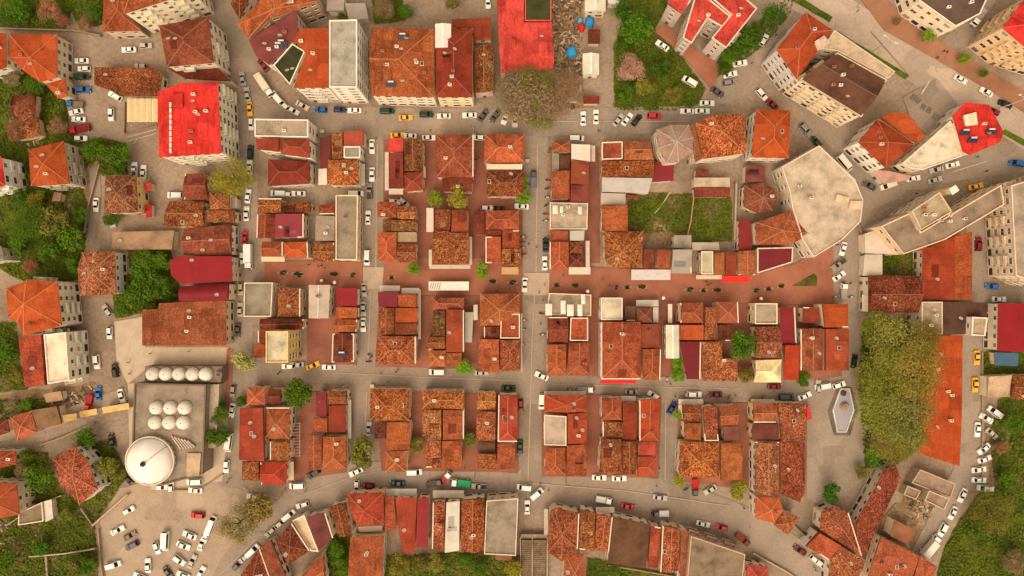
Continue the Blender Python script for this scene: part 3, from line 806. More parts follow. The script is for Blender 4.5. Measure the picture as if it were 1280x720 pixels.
BD(ne, [(1098,148),(1110,142),(1134,143),(1157,170),(1145,180)], 10.6, 'se', 'new', noun='apartment block', color=(.5,.11,.03))
BD(ne, [(1127,204),(1188,150),(1201,196),(1152,213),(1136,211)], 7, 'f', 'cre', noun='wedge block', wall=(.66,.54,.40), color=(.64,.53,.43))
BD(ne, [(1190,145),(1206,128),(1236,131),(1254,165),(1250,178),(1212,194),(1203,190)], 9, 't', 'red', noun='apartment block', solar=3, chim=1, low=True)
BD(ne, [(1138,264),(1173,240),(1189,265),(1150,288)], 12.5, 'f', 'tan', noun='tower', wall=(.50,.38,.26), chim=3, color=(.34,.25,.18))
BD(ne, [(1100,283),(1137,266),(1150,290),(1250,231),(1254,256),(1180,300),(1128,318)], 10.6, 'f', 'tan', noun='apartment block', wall=(.58,.42,.27), color=(.25,.185,.135), chim=4)
BD(ne, [(1262,232),(1320,215),(1320,360),(1268,345)], 12, 'f', 'gry', noun='apartment block', wall=(.55,.44,.32), color=(.30,.24,.185), chim=4, balc=2)
BD(ne, [(1090,212),(1108,213),(1140,220),(1134,226),(1104,230)], 4, 't', 'mau', noun='shop', color=(.42,.24,.19))
BD(ne, [(1204,144),(1220,140),(1222,156),(1207,158)], 10.4, 't', 'cre', noun='roof shed', win=False)
BD(ne, [(1018,52),(1030,44),(1038,54),(1026,63)], 16.5, 't', 'cre', noun='roof shed', win=False)
BD(ne, [(1046,243),(1062,247),(1060,255),(1044,252)], 9.6, 't', 'tan', noun='roof shed', win=False)
BD(ne, [(1062,251),(1078,251),(1076,262),(1061,261)], 9.2, 't', 'tan', noun='roof shed', win=False)
BD(ne, [(1186,236),(1194,231),(1199,238),(1190,244)], 13, 't', 'wht', noun='roof shed', win=False)
# --- west slope
BD(wl, [(8,360),(32,352),(34,349),(72,352),(78,407),(30,420),(22,402),(11,398)], 11.2, 'p', 'new', noun='apartment block', wall=(.58,.50,.38), chim=1, balc=3)
BD(wl, [(103,315),(144,314),(146,368),(101,370),(97,336)], 7, 'p', 'old', wall=(.66,.60,.50), color=(.42,.12,.06), chim=1)
BD(wl, [(141,290),(218,288),(217,312),(142,312)], 4, 'sn', 'rus', noun='shed', win=False)
BD(wl, [(23,422),(55,418),(60,481),(33,484)], 10, 'sw', 'mid', color=(.46,.09,.045), dish=1)
BD(wl, [(56,418),(84,415),(88,475),(61,480)], 10.6, 'f', 'cre', noun='apartment block', wall=(.66,.58,.46), balc=2)
BD(wl, [(-30,310),(2,308),(7,326),(-20,330)], 8, 'p', 'gry')
BD(wl, [(68,240),(78,241),(77,252),(66,252)], 2.5, 'sn', 'rus', noun='shed', win=False)
# --- between west slope and west street
BD(v1, [(212,251),(256,252),(256,283),(205,284)], 6, 'gx', 'old', dish=1)
BD(v1, [(232,217),(258,217),(261,250),(231,250)], 6, 'gx', 'mid', color=(.34,.085,.05))
BD(v1, [(262,241),(288,241),(288,262),(262,262)], 6, 'p', 'old')
BD(v1, [(258,263),(294,263),(294,278),(258,278)], 6, 'sn', 'old')
BD(v1, [(230,286),(290,280),(290,319),(230,319)], 6, 'gx', 'mid', color=(.33,.085,.05), dish=2)
BD(v1, [(288,247),(297,247),(297,261),(289,261)], 4, 'se', 'grm', noun='shed', win=False)
BD(v1, [(212,326),(222,320),(290,320),(291,352),(226,355),(214,344)], 8, 't', 'mar', noun='hall', color=(.30,.02,.022))
BD(v1, [(225,358),(287,354),(286,376),(225,377)], 7, 'bx', 'mar', noun='hall', color=(.22,.018,.02))
BD(v1, [(178,387),(198,386),(199,379),(283,375),(283,432),(178,432)], 6.5, 't', 'mid', noun='hall', color=(.40,.105,.05), chim=3, dish=1)
# --- block by box truck (A1)
BD(a1, [(319,149),(386,150),(386,172),(319,171)], 10, 'f', 'gry', noun='house', color=(.34,.27,.20), chim=1)
BD(a1, [(320,173),(350,174),(350,190),(321,187)], 10.4, 'sw', 'ter', noun='house')
BD(a1, [(351,174),(387,174),(388,198),(351,193)], 10, 'hx', 'ter', noun='house', wall=(.68,.62,.54))
BD(a1, [(335,199),(388,202),(388,230),(335,233)], 7, 'hx', 'ter', color=(.29,.055,.032))
BD(a1, [(400,172),(414,171),(414,210),(400,210)], 3.5, 'sw', 'mar', noun='lean-to', color=(.20,.045,.04), win=False)
BD(a1, [(415,166),(429,166),(429,199),(415,199)], 6, 'sw', 'old')
BD(a1, [(430,164),(455,163),(455,182),(430,182)], 7, 't', 'ter', color=(.42,.10,.06))
BD(a1, [(430,183),(451,183),(451,198),(430,198)], 6.4, 'f', 'gry')
BD(a1, [(410,200),(449,199),(449,232),(410,232)], 6.6, 'hx', 'brt', chim=1)
BD(a1, [(323,248),(353,248),(352,266),(323,267)], 6, 'gx', 'old')
BD(a1, [(354,253),(389,252),(389,266),(354,266)], 5, 'sn', 'old')
BD(a1, [(322,268),(345,268),(344,298),(321,298)], 6, 'gy', 'mid')
BD(a1, [(346,268),(380,267),(380,297),(345,298)], 6.3, 'se', 'mar', color=(.26,.045,.045), rim='es')
BD(a1, [(398,256),(419,255),(419,268),(399,268)], 5, 'hx', 'ter')
BD(a1, [(395,270),(419,270),(418,301),(394,301)], 6, 't', 'gry', dish=1, chim=1)
BD(a1, [(420,244),(448,244),(447,325),(420,325)], 6.5, 'f', 'gry', color=(.25,.195,.15), chim=1)
BD(a1, [(393,303),(418,303),(418,327),(391,327)], 5, 'gx', 'old')
BD(a1, [(328,302),(354,302),(354,321),(328,320)], 6, 'hx1', 'mid')
BD(a1, [(355,303),(385,302),(386,323),(355,322)], 6.2, 'hx', 'new')
# --- C1R2
BD(b1_, [(306,353),(342,353),(340,396),(305,396)], 6, 'f', 'gry')
BD(b1_, [(347,358),(376,360),(376,396),(347,396)], 6, 'hy', 'brt', color=(.4,.12,.045), rim='e', chim=0)
BD(b1_, [(386,356),(413,356),(411,398),(386,398)], 6.4, 'gy', 'wht', color=(.47,.40,.32), noun='hall', low=True)
BD(b1_, [(420,360),(447,360),(447,383),(421,382)], 6.4, 't', 'mar', color=(.30,.022,.028))
BD(b1_, [(421,384),(447,384),(447,398),(420,398)], 6, 'ss', 'mid')
BD(b1_, [(419,399),(447,399),(446,415),(418,415)], 6.3, 'gx', 'mid')
BD(b1_, [(416,417),(443,417),(443,452),(415,453)], 6, 'gy', 'dkr', solar=1, rim=True)
BD(b1_, [(325,398),(380,398),(380,412),(325,413)], 5.5, 'gx', 'dkr')
BD(b1_, [(333,414),(361,414),(361,453),(333,453)], 12.5, 'f', 'gry', color=(.47,.39,.29), wall=(.62,.42,.12), noun='house')
BD(b1_, [(318,430),(332,430),(332,447),(318,447)], 4, 'sw', 'mid')
BD(b1_, [(323,413),(332,413),(332,429),(323,429)], 4.5, 'sw', 'dkr', win=False)
# --- C2R1
BD(a2, [(485,173),(504,173),(504,190),(485,190)], 6, 't', 'cor')
BD(a2, [(487,191),(504,191),(505,236),(487,236)], 6.3, 'sw', 'ter', color=(.27,.055,.04))
BD(a2, [(505,174),(528,174),(529,214),(505,214)], 6.4, 'gy', 'old', color=(.30,.085,.035))
BD(a2, [(500,216),(529,215),(528,238),(506,240)], 6.1, 'hx', 'ter')
BD(a2, [(544,168),(592,168),(592,222),(545,222)], 7, 'hy', 'mid', color=(.43,.11,.06), chim=2)
BD(a2, [(553,223),(591,223),(590,240),(553,240)], 5, 'ss', 'dkr', chim=1)
BD(a2, [(606,168),(656,168),(656,204),(605,204)], 7, 'hx', 'mid', color=(.50,.115,.05), chim=2)
BD(a2, [(608,205),(653,205),(653,212),(608,212)], 7.4, 't', 'wht', noun='roof shed', color=(.56,.48,.37), win=False)
BD(a2, [(608,213),(655,213),(655,246),(608,246)], 6, 'hx', 'old')
BD(a2, [(472,252),(496,252),(496,272),(472,272)], 6, 'hx', 'mid', chim=1)
BD(a2, [(497,258),(520,258),(521,274),(497,274)], 5.5, 'gx', 'old')
BD(a2, [(479,275),(521,276),(521,289),(479,289)], 5.2, 'ss', 'old', color=(.26,.1,.04))
BD(a2, [(472,290),(496,290),(496,327),(472,326)], 6.3, 'hy', 'mid', color=(.5,.12,.05))
BD(a2, [(497,290),(521,290),(521,303),(497,303)], 5, 't', 'gry', color=(.3,.2,.13))
BD(a2, [(497,304),(521,304),(520,328),(497,328)], 5.6, 'gx', 'old', color=(.3,.08,.035))
BD(a2, [(544,262),(564,262),(563,288),(543,288)], 6, 'sw', 'old')
BD(a2, [(541,289),(562,288),(561,330),(540,330)], 6.3, 'sw', 'old')
BD(a2, [(565,263),(585,263),(586,290),(564,290)], 6.2, 'se', 'mid', color=(.46,.11,.05))
BD(a2, [(562,291),(586,291),(586,330),(561,330)], 6.4, 'se', 'old', color=(.42,.12,.05))
BD(a2, [(592,264),(606,264),(606,294),(592,294)], 5, 'sw', 'dkr')
BD(a2, [(607,263),(649,263),(649,287),(607,287)], 6.5, 'hx', 'mid', color=(.45,.10,.045))
BD(a2, [(607,296),(626,296),(626,329),(607,329)], 6, 'sw', 'mid', color=(.48,.11,.05), rim=True)
BD(a2, [(608,288),(627,288),(627,295),(608,295)], 5, 'sw', 'dkr', win=False)
BD(a2, [(628,288),(649,288),(649,310),(628,310)], 6.2, 'se', 'mid')
BD(a2, [(627,311),(651,310),(651,333),(627,333)], 6, 'se', 'old')
# --- C2R2
BD(b2_, [(472,365),(497,365),(497,384),(473,384)], 6.2, 't', 'mar', color=(.20,.025,.03))
BD(b2_, [(474,385),(493,385),(493,418),(473,418)], 6, 'gy', 'old')
BD(b2_, [(498,368),(522,368),(522,384),(498,384)], 6, 't', 'mid')
BD(b2_, [(495,385),(522,385),(522,403),(495,403)], 6.3, 'se', 'new', color=(.46,.10,.035))
BD(b2_, [(494,404),(522,404),(522,418),(494,418)], 5.8, 'se', 'mid', color=(.30,.075,.04))
BD(b2_, [(471,420),(520,420),(520,455),(470,455)], 6.8, 'hx', 'brt', color=(.42,.12,.045))
BD(b2_, [(540,372),(580,372),(580,387),(541,387)], 5.8, 'hx', 'mid', color=(.42,.11,.06))
BD(b2_, [(541,388),(557,388),(557,420),(541,420)], 5.5, 'sw', 'old', color=(.2,.07,.03))
BD(b2_, [(558,387),(580,387),(580,440),(558,440)], 6.2, 'se', 'ter', color=(.38,.095,.045))
BD(b2_, [(533,421),(557,421),(557,436),(533,436)], 5.8, 'gx', 'old')
BD(b2_, [(536,438),(557,438),(557,458),(536,458)], 5.4, 'p', 'mid', color=(.5,.14,.05))
BD(b2_, [(558,441),(577,441),(577,457),(558,457)], 5, 'se', 'mid')
BD(b2_, [(581,390),(592,390),(590,428),(581,428)], 3.4, 't', 'grm', noun='lean-to', win=False)
BD(b2_, [(600,367),(650,367),(650,391),(624,407),(600,407)], 7, 'p', 'mid', color=(.5,.135,.055))
BD(b2_, [(626,392),(650,392),(650,423),(625,423)], 7.2, 't', 'ter', color=(.46,.11,.05), rim=True, chim=1)
BD(b2_, [(605,408),(624,408),(624,423),(605,423)], 5, 'sw', 'dkr')
BD(b2_, [(598,424),(624,424),(624,465),(598,465)], 6.5, 'sw', 'mid', color=(.50,.13,.05), chim=1)
BD(b2_, [(625,425),(650,425),(650,464),(625,464)], 6.7, 'hy', 'brt', chim=0, color=(.4,.11,.045))
# --- C3R1
BD(a3, [(690,176),(713,177),(713,191),(690,190)], 6, 'p', 'mid')
BD(a3, [(714,180),(738,181),(738,202),(714,199)], 6.5, 't', 'wht', color=(.62,.5,.42))
BD(a3, [(690,192),(699,192),(699,213),(690,213)], 5, 't', 'gry')
BD(a3, [(700,194),(712,194),(712,212),(700,212)], 4.5, 't', 'brn', win=False)
BD(a3, [(714,201),(736,203),(736,231),(713,230)], 6.4, 'se', 'ter', color=(.34,.09,.045), dish=1)
BD(a3, [(713,232),(736,232),(736,252),(713,252)], 6.2, 'se', 'mrd', color=(.2,.045,.035))
BD(a3, [(690,214),(712,213),(712,249),(689,249)], 6.6, 't', 'mid', color=(.40,.10,.045))
BD(a3, [(687,253),(735,254),(734,287),(687,287)], 4.5, 'f', 'tan', noun='terrace house', color=(.36,.28,.2), chim=2, dish=1, wall=(.55,.44,.33))
BD(a3, [(688,288),(711,288),(711,301),(688,301)], 6, 't', 'mid', color=(.42,.10,.05))
BD(a3, [(712,288),(731,288),(730,301),(712,301)], 5, 't', 'grm', color=(.42,.40,.37))
BD(a3, [(712,302),(728,302),(728,317),(712,317)], 5.5, 'hx', 'old')
BD(a3, [(687,302),(711,302),(711,338),(687,337)], 6.4, 'hy1', 'mid', color=(.46,.105,.05))
BD(a3, [(712,318),(729,318),(729,333),(712,333)], 5.2, 'hx', 'dkr')
BD(a3, [(752,178),(778,177),(778,199),(752,200)], 6.5, 't', 'mid', color=(.50,.11,.06), rim=True)
BD(a3, [(779,177),(811,176),(817,200),(780,200)], 6.5, 'gx', 'mid', color=(.46,.14,.06))
BD(a3, [(752,201),(818,201),(816,221),(752,221)], 6, 'sn', 'brt', chim=0)
BD(a3, [(752,222),(815,223),(810,243),(783,241),(752,240)], 4.5, 'ss', 'grm', noun='hall', color=(.42,.39,.37), win=False)
BD(a3, [(751,241),(782,242),(782,256),(751,256)], 4, 't', 'grm', noun='hall', color=(.44,.38,.32), win=False)
BD(a3, [(752,257),(784,257),(784,289),(752,289)], 6, 'sw', 'mid', color=(.5,.13,.05))
BD(a3, [(819,202),(842,205),(842,226),(816,228)], 4.5, 't', 'mar', color=(.25,.03,.035), win=False)
BD(a3, [(820,162),(838,156),(861,156),(867,172),(866,190),(848,203),(833,204),(823,186)], 11, 'p', 'mau', noun='apartment block', chim=0, low=True)
BD(a3, [(862,157),(868,155),(878,198),(869,203),(868,190)], 10.5, 't', 'mid', noun='strip block', color=(.42,.14,.06))
BD(a3, [(869,154),(890,144),(930,142),(933,192),(879,199)], 11, 'p', 'brt', noun='apartment block', color=(.5,.14,.05), wall=(.62,.50,.36))
BD(a3, [(945,137),(988,138),(986,198),(939,197)], 9.4, 'hy', 'new', noun='apartment block', color=(.55,.115,.03), chim=1)
BD(a3, [(932,206),(956,207),(956,228),(931,228)], 4, 'sn', 'mrd', win=False, color=(.16,.05,.04))
BD(a3, [(930,232),(953,228),(968,236),(972,250),(965,264),(948,267),(929,259)], 5, 'p', 'mid', noun='house', color=(.33,.095,.06))
BD(a3, [(976,209),(1023,182),(1068,225),(1078,250),(1075,277),(1052,300),(1016,322),(1002,300),(990,262),(986,240)], 8, 'f', 'tan', noun='hall', color=(.42,.35,.275), chim=2, wall=(.55,.45,.34))
BD(a3, [(944,278),(989,263),(1014,292),(988,306),(945,306)], 8, 'p', 'mid', color=(.45,.12,.055), low=True)
BD(a3, [(923,275),(937,273),(940,312),(923,314)], 5, 't', 'mar', color=(.27,.03,.03))
BD(a3, (867,222,912,234), 3.6, 'sn', 'gry', noun='shed', win=False, color=(.45,.36,.28))
BD(a3, (867,235,912,247), 3.2, 'ss', 'dkr', noun='shed', win=False, color=(.33,.07,.05))
BD(a3, [(870,211),(886,212),(885,221),(869,221)], 3, 't', 'dkr', noun='shed', win=False)
BD(a3, [(755,290),(804,289),(802,335),(768,336),(756,326)], 6.5, 'p', 'brt', chim=0, over=.5)
BD(a3, [(804,312),(817,312),(817,336),(803,336)], 5.5, 'ss', 'dkr', color=(.22,.05,.03))
BD(a3, [(820,312),(838,312),(837,336),(820,336)], 5.7, 'ss', 'mid', color=(.38,.09,.045))
BD(a3, [(842,294),(864,294),(864,310),(842,310)], 5, 't', 'gry', color=(.28,.24,.2))
BD(a3, [(840,312),(864,312),(864,342),(839,342)], 6.2, 'ss', 'grm', color=(.30,.265,.225))
BD(a3, [(864,303),(898,303),(899,313),(865,313)], 3, 'sn', 'wht', noun='shed', color=(.5,.43,.35), win=False)
BD(a3, [(876,314),(891,314),(891,343),(876,343)], 5.8, 't', 'gry', color=(.36,.31,.235), rim=True)
BD(a3, [(893,316),(905,316),(905,344),(893,344)], 6, 'sw', 'mid', color=(.47,.13,.055))
BD(a3, [(906,315),(920,315),(920,344),(906,344)], 6.2, 'se', 'ter')
BD(a3, [(922,314),(944,313),(944,344),(922,344)], 6, 'gy', 'mid', color=(.44,.12,.055))
BD(a3, [(946,310),(991,309),(990,328),(946,342)], 6.5, 't', 'mar', rim=True, color=(.20,.025,.028))
BD(a3, [(783,243),(800,245),(799,249),(784,248)], 3, 'ss', 'dkr', noun='shed', win=False)
# --- C3R2
BD(b3, [(686,366),(739,368),(739,395),(683,394)], 4.6, 'f', 'gry', noun='terrace house', color=(.33,.265,.2))
BD(b3, [(685,396),(710,396),(710,428),(684,428)], 6, 'gx', 'dkr', color=(.27,.06,.04))
BD(b3, [(713,397),(735,397),(735,426),(712,426)], 6.3, 't', 'mid', color=(.46,.10,.05), rim=True)
BD(b3, [(684,431),(708,430),(707,469),(684,469)], 6.4, 'hy1', 'mid', color=(.5,.115,.05), chim=1)
BD(b3, [(711,428),(737,428),(737,469),(709,469)], 6.6, 'hy1', 'mid', color=(.42,.10,.05), chim=1)
BD(b3, [(751,372),(778,372),(778,400),(751,400)], 6.5, 'f', 'cre', color=(.5,.43,.33), noun='terrace house')
BD(b3, [(751,402),(801,402),(801,474),(751,474)], 6.9, 'hy1', 'mid', color=(.42,.095,.05), rim='ws', chim=2)
BD(b3, [(803,436),(826,436),(825,475),(803,475)], 6.3, 'hy1', 'mid', rim='e')
BD(b3, [(800,405),(826,405),(826,435),(801,435)], 6, 't', 'ter', color=(.36,.10,.055), chim=1)
BD(b3, [(782,382),(794,382),(794,401),(782,401)], 5, 'ss', 'brn')
BD(b3, [(796,384),(815,384),(815,403),(796,403)], 5.5, 'hx', 'dkr', color=(.24,.07,.045))
BD(b3, [(832,406),(849,406),(849,448),(832,448)], 5.6, 'gy', 'wht', noun='hall', low=True)
BD(b3, [(850,378),(879,378),(879,404),(850,404)], 6.3, 'hx1', 'mid', color=(.45,.11,.055))
BD(b3, [(880,384),(894,384),(896,425),(880,425)], 6, 'ss', 'old')
BD(b3, [(895,377),(922,377),(923,404),(896,404)], 6.2, 'hx', 'ter', color=(.44,.14,.07))
BD(b3, [(850,406),(879,406),(879,425),(850,425)], 6.1, 'ss', 'new', color=(.52,.115,.04))
BD(b3, [(849,427),(876,427),(875,474),(858,474)], 6, 't', 'mar', color=(.17,.018,.02), rim='e')
BD(b3, [(877,427),(902,427),(903,448),(922,449),(922,477),(877,476)], 6, 't', 'old', color=(.40,.11,.05), chim=2)
BD(b3, [(898,406),(914,406),(914,426),(898,426)], 5.2, 'se', 'dkr')
BD(b3, [(943,379),(971,379),(971,405),(943,405)], 6.2, 'f', 'gry', noun='house', color=(.30,.24,.17))
BD(b3, [(943,408),(975,408),(975,448),(943,448)], 6, 'gx', 'old', color=(.36,.095,.05))
BD(b3, [(974,384),(993,384),(995,429),(976,429)], 6.2, 't', 'mar', color=(.22,.02,.025), rim='e')
BD(b3, [(979,431),(997,431),(998,475),(979,475)], 6, 'ss', 'new', color=(.48,.07,.025))
BD(b3, [(944,450),(977,449),(976,478),(942,478)], 5.4, 'hx1', 'cre', color=(.66,.50,.27), noun='canopy hall')
BD(b3, [(1000,411),(1028,410),(1028,463),(1000,463)], 6.4, 'gy', 'mid', color=(.45,.12,.055), rim='w')
BD(b3, [(1026,380),(1060,380),(1060,409),(1029,409)], 6.6, 'se', 'new', color=(.58,.12,.035), rim='ws')
BD(b3, [(1030,411),(1061,411),(1061,463),(1030,463)], 6.6, 'se', 'ter', color=(.47,.11,.05))
BD(b3, [(1003,384),(1022,384),(1024,404),(1003,404)], 4.5, 'sw', 'ter')
# --- C1R3
BD(c1, [(309,484),(332,484),(332,507),(309,507)], 6, 'p', 'mid', color=(.46,.12,.06))
BD(c1, [(336,486),(352,486),(352,505),(336,505)], 5.5, 'gx', 'dkr')
BD(c1, [(300,510),(330,509),(332,575),(299,575)], 6.6, 'sw', 'ter', color=(.44,.085,.045), dish=2)
BD(c1, [(333,509),(363,509),(362,549),(332,548)], 6.2, 'hx', 'mid', color=(.42,.115,.05))
BD(c1, [(338,551),(363,551),(363,575),(338,575)], 6, 'gy', 'old')
BD(c1, [(303,576),(325,576),(325,600),(302,600)], 6, 'sw', 'old')
BD(c1, [(326,577),(360,577),(358,606),(327,606)], 6.4, 'hx1', 'ter', color=(.45,.07,.035), rim='w')
BD(c1, [(395,490),(409,490),(409,520),(395,520)], 5, 'sw', 'mar', color=(.22,.03,.03))
BD(c1, [(410,488),(434,488),(434,505),(410,505)], 5.8, 'gx', 'old')
BD(c1, [(411,507),(433,507),(433,540),(411,540)], 6.2, 't', 'ter', color=(.32,.06,.035))
BD(c1, [(392,522),(410,522),(410,540),(392,540)], 5.2, 'sw', 'mid')
BD(c1, [(385,543),(402,543),(402,587),(385,587)], 5.8, 'gy', 'mid', color=(.36,.1,.05))
BD(c1, [(404,545),(433,545),(433,586),(403,586)], 6.3, 'hy1', 'mid', color=(.52,.135,.05))
# --- C2R3
BD(c2, [(463,486),(512,486),(512,526),(462,526)], 6.4, 'hx', 'brt')
BD(c2, [(484,527),(513,527),(513,562),(484,562)], 6.2, 'se', 'mid', color=(.52,.14,.055))
BD(c2, [(468,528),(483,528),(483,548),(468,548)], 5, 'sw', 'old', color=(.2,.05,.03))
BD(c2, [(482,564),(510,563),(508,590),(481,590)], 6.2, 'p', 'mid', color=(.5,.13,.055))
BD(c2, [(528,488),(580,488),(580,511),(528,511)], 6.2, 'hx', 'brt')
BD(c2, [(528,512),(552,512),(552,549),(528,545)], 6.4, 'sw', 'old', color=(.42,.125,.055))
BD(c2, [(554,512),(580,512),(580,549),(554,549)], 6, 'se', 'mid', color=(.44,.11,.05))
BD(c2, [(532,550),(552,550),(552,584),(532,584)], 6.2, 'sw', 'brt', color=(.44,.125,.05))
BD(c2, [(553,551),(577,550),(577,584),(553,584)], 6.4, 'se', 'mid', color=(.46,.125,.05))
BD(c2, [(596,490),(620,490),(620,512),(596,512)], 6, 'gx', 'brt')
BD(c2, [(596,514),(620,514),(619,551),(595,550)], 6.3, 'sw', 'brt', color=(.44,.13,.055), chim=1)
BD(c2, [(623,493),(647,493),(647,552),(622,552)], 6.8, 'hy1', 'ter', color=(.45,.09,.045), rim='ws', chim=1)
BD(c2, [(622,554),(644,554),(644,586),(621,586)], 6.2, 'se', 'mid', color=(.42,.11,.05))
BD(c2, [(597,567),(620,567),(620,587),(597,585)], 6, 'sw', 'old')
BD(c2, [(597,552),(619,552),(619,566),(597,566)], 4.6, 'ss', 'brn')
# --- C3R3
BD(c3, [(680,493),(734,494),(734,514),(709,516),(680,515)], 6.6, 'p', 'ter', color=(.50,.095,.04))
BD(c3, [(680,518),(708,520),(708,557),(680,556)], 6.8, 't', 'gry', rim=True, color=(.38,.31,.235))
BD(c3, [(709,517),(734,516),(734,554),(709,554)], 6.4, 'se', 'ter', color=(.50,.10,.04), dish=2, chim=1)
BD(c3, [(681,558),(707,559),(707,594),(681,593)], 6.2, 'hy1', 'mid', color=(.46,.115,.05))
BD(c3, [(708,556),(734,555),(733,595),(708,594)], 6.4, 'se', 'mid', color=(.46,.11,.05))
BD(c3, [(752,497),(777,497),(777,525),(752,525)], 6.2, 'hy1', 'mid', color=(.45,.10,.045))
BD(c3, [(753,526),(778,527),(778,547),(753,546)], 5.6, 'sw', 'old', color=(.30,.08,.035), rim='w')
BD(c3, [(751,548),(776,548),(776,590),(749,590)], 6.2, 'sw', 'old')
BD(c3, [(778,503),(797,503),(796,550),(778,548)], 5.8, 'se', 'ter', color=(.30,.06,.03))
BD(c3, [(799,500),(825,498),(823,551),(799,551)], 6.8, 'hy1', 'new', color=(.50,.095,.035), rim='w', chim=1)
BD(c3, [(798,553),(820,552),(820,569),(797,569)], 6.2, 't', 'cor', color=(.60,.085,.045))
BD(c3, [(797,571),(822,570),(820,595),(796,595)], 6.4, 'hx1', 'ter', color=(.48,.10,.045))
BD(c3, [(777,551),(796,551),(795,593),(777,592)], 6, 'gy', 'old')
# --- C4R3
BD(c4, [(852,505),(876,506),(876,527),(854,527)], 6, 'gx', 'old')
BD(c4, [(855,528),(876,528),(876,550),(855,549)], 5.8, 'ss', 'mid')
BD(c4, [(877,508),(894,507),(898,551),(880,551)], 6.3, 'ss', 'old', rim=True, color=(.34,.08,.04))
BD(c4, [(897,507),(923,506),(922,531),(899,532)], 6, 'gx', 'mid', color=(.42,.115,.055))
BD(c4, [(904,533),(924,533),(924,551),(905,552)], 5.5, 't', 'mrd', color=(.15,.05,.04))
BD(c4, [(850,552),(899,553),(899,598),(848,595)], 6.5, 'hx', 'brt')
BD(c4, [(900,553),(928,553),(928,600),(900,599)], 6.3, 'se', 'mid', color=(.46,.135,.055))
BD(c4, [(941,504),(970,503),(970,528),(941,528)], 6.2, 'gx', 'mid', color=(.44,.13,.055))
BD(c4, [(971,503),(1008,504),(1006,551),(975,551)], 6.4, 'se', 'old', color=(.40,.095,.045))
BD(c4, [(940,530),(973,530),(973,550),(939,549)], 5.6, 't', 'mrd', color=(.14,.045,.035))
BD(c4, [(943,552),(974,552),(974,618),(943,618)], 6, 'gy', 'brt', color=(.45,.15,.07))
BD(c4, [(975,553),(1006,553),(1006,612),(1000,628),(975,618)], 6.3, 't', 'old', color=(.40,.09,.04))
BD(c4, [(944,620),(974,622),(979,638),(968,654),(944,648)], 6.4, 'p', 'new', color=(.60,.14,.05))
BD(c4, [(966,656),(980,638),(1000,647),(985,669)], 6, 'p', 'brt', color=(.48,.14,.055))
# --- mosque surroundings and southwest
BD(sw, [(66,573),(95,558),(112,578),(123,612),(100,631),(76,605)], 8, 'p', 'brt', color=(.5,.13,.06), wall=(.62,.57,.48), chim=1)
BD(sw, [(13,521),(40,513),(47,541),(22,551)], 4, 'p', 'mid', noun='ruin', color=(.5,.12,.06), win=False)
BD(sw, [(42,512),(74,507),(78,530),(48,537)], 3.6, 'ss', 'brn', noun='shed', win=False, color=(.2,.12,.06))
BD(sw, [(-30,602),(22,604),(25,643),(-20,652)], 8, 'p', 'new', color=(.52,.12,.05))
BD(sw, [(-20,564),(20,563),(22,580),(-20,590)], 5, 'p', 'mid')
BD(sw, [(25,640),(54,627),(56,651),(24,656)], 3.5, 'f', 'gry', noun='shed', win=False, color=(.2,.14,.1))
BD(sw, [(56,626),(65,624),(67,648),(58,652)], 3, 'se', 'wht', noun='shed', win=False)
BD(sw, [(78,519),(97,516),(98,524),(79,528)], 3, 'ss', 'cre', noun='shed', win=False, color=(.50,.35,.14))
BD(sw, [(100,514),(122,510),(123,518),(101,522)], 3.1, 'ss', 'cre', noun='shed', win=False, color=(.58,.40,.16))
BD(sw, [(128,509),(162,503),(163,511),(129,517)], 3.4, 'ss', 'cre', noun='shed', win=False, color=(.55,.38,.17))
BD(sw, [(-14,528),(10,524),(13,540),(-10,548)], 4, 'p', 'dkr', noun='ruin', win=False)
BD(sw, [(56,492),(78,488),(80,500),(58,504)], 3, 'ss', 'rus', noun='shed', win=False)
# --- south curve west
BD(s1, [(290,735),(325,684),(343,735)], 6, 'p', 'old', color=(.36,.075,.035), rim='e')
BD(s1, [(327,683),(340,674),(364,735),(345,735)], 5, 'se', 'mid', color=(.36,.1,.055))
BD(s1, [(344,675),(365,653),(388,688),(360,707)], 6.4, 'p', 'old', color=(.27,.06,.03), rim='e')
BD(s1, [(366,650),(381,643),(399,689),(389,688)], 5, 'f', 'cre', noun='terrace house', color=(.5,.38,.25))
BD(s1, [(383,646),(407,640),(417,672),(399,688)], 6, 't', 'mrd', color=(.13,.04,.04), chim=0, rim='e')
BD(s1, [(412,633),(433,627),(440,668),(424,671)], 6, 'gy', 'old')
BD(s1, [(434,617),(480,615),(480,655),(447,657),(438,640)], 6.5, 'p', 'mid', color=(.45,.075,.04))
BD(s1, [(447,658),(478,657),(478,664),(449,665)], 4, 't', 'grm', noun='shed', win=False, color=(.36,.28,.2))
BD(s1, [(372,725),(404,690),(409,735),(372,735)], 6, 'gx', 'mid', color=(.55,.14,.06))
BD(s1, [(438,671),(480,669),(478,735),(434,735)], 6.2, 't', 'mid', color=(.42,.115,.05), chim=1)
BD(s1, [(481,619),(492,619),(496,662),(481,663)], 6, 'sw', 'mid', color=(.44,.09,.045), rim='e')
BD(s1, [(494,621),(521,622),(519,690),(505,692),(498,663)], 6.2, 't', 'ter', color=(.42,.085,.045))
BD(s1, [(522,622),(537,622),(535,684),(520,684)], 6.1, 't', 'mar', color=(.24,.022,.022))
BD(s1, [(541,627),(557,627),(555,688),(540,686)], 6.4, 'sw', 'brt', color=(.42,.12,.05), rim='w')
BD(s1, [(558,627),(575,626),(574,688),(556,690)], 6.6, 'se', 'wht', noun='house', color=(.6,.52,.47))
BD(s1, [(577,624),(606,622),(605,690),(576,688)], 6.4, 'gy', 'brt', color=(.46,.125,.05))
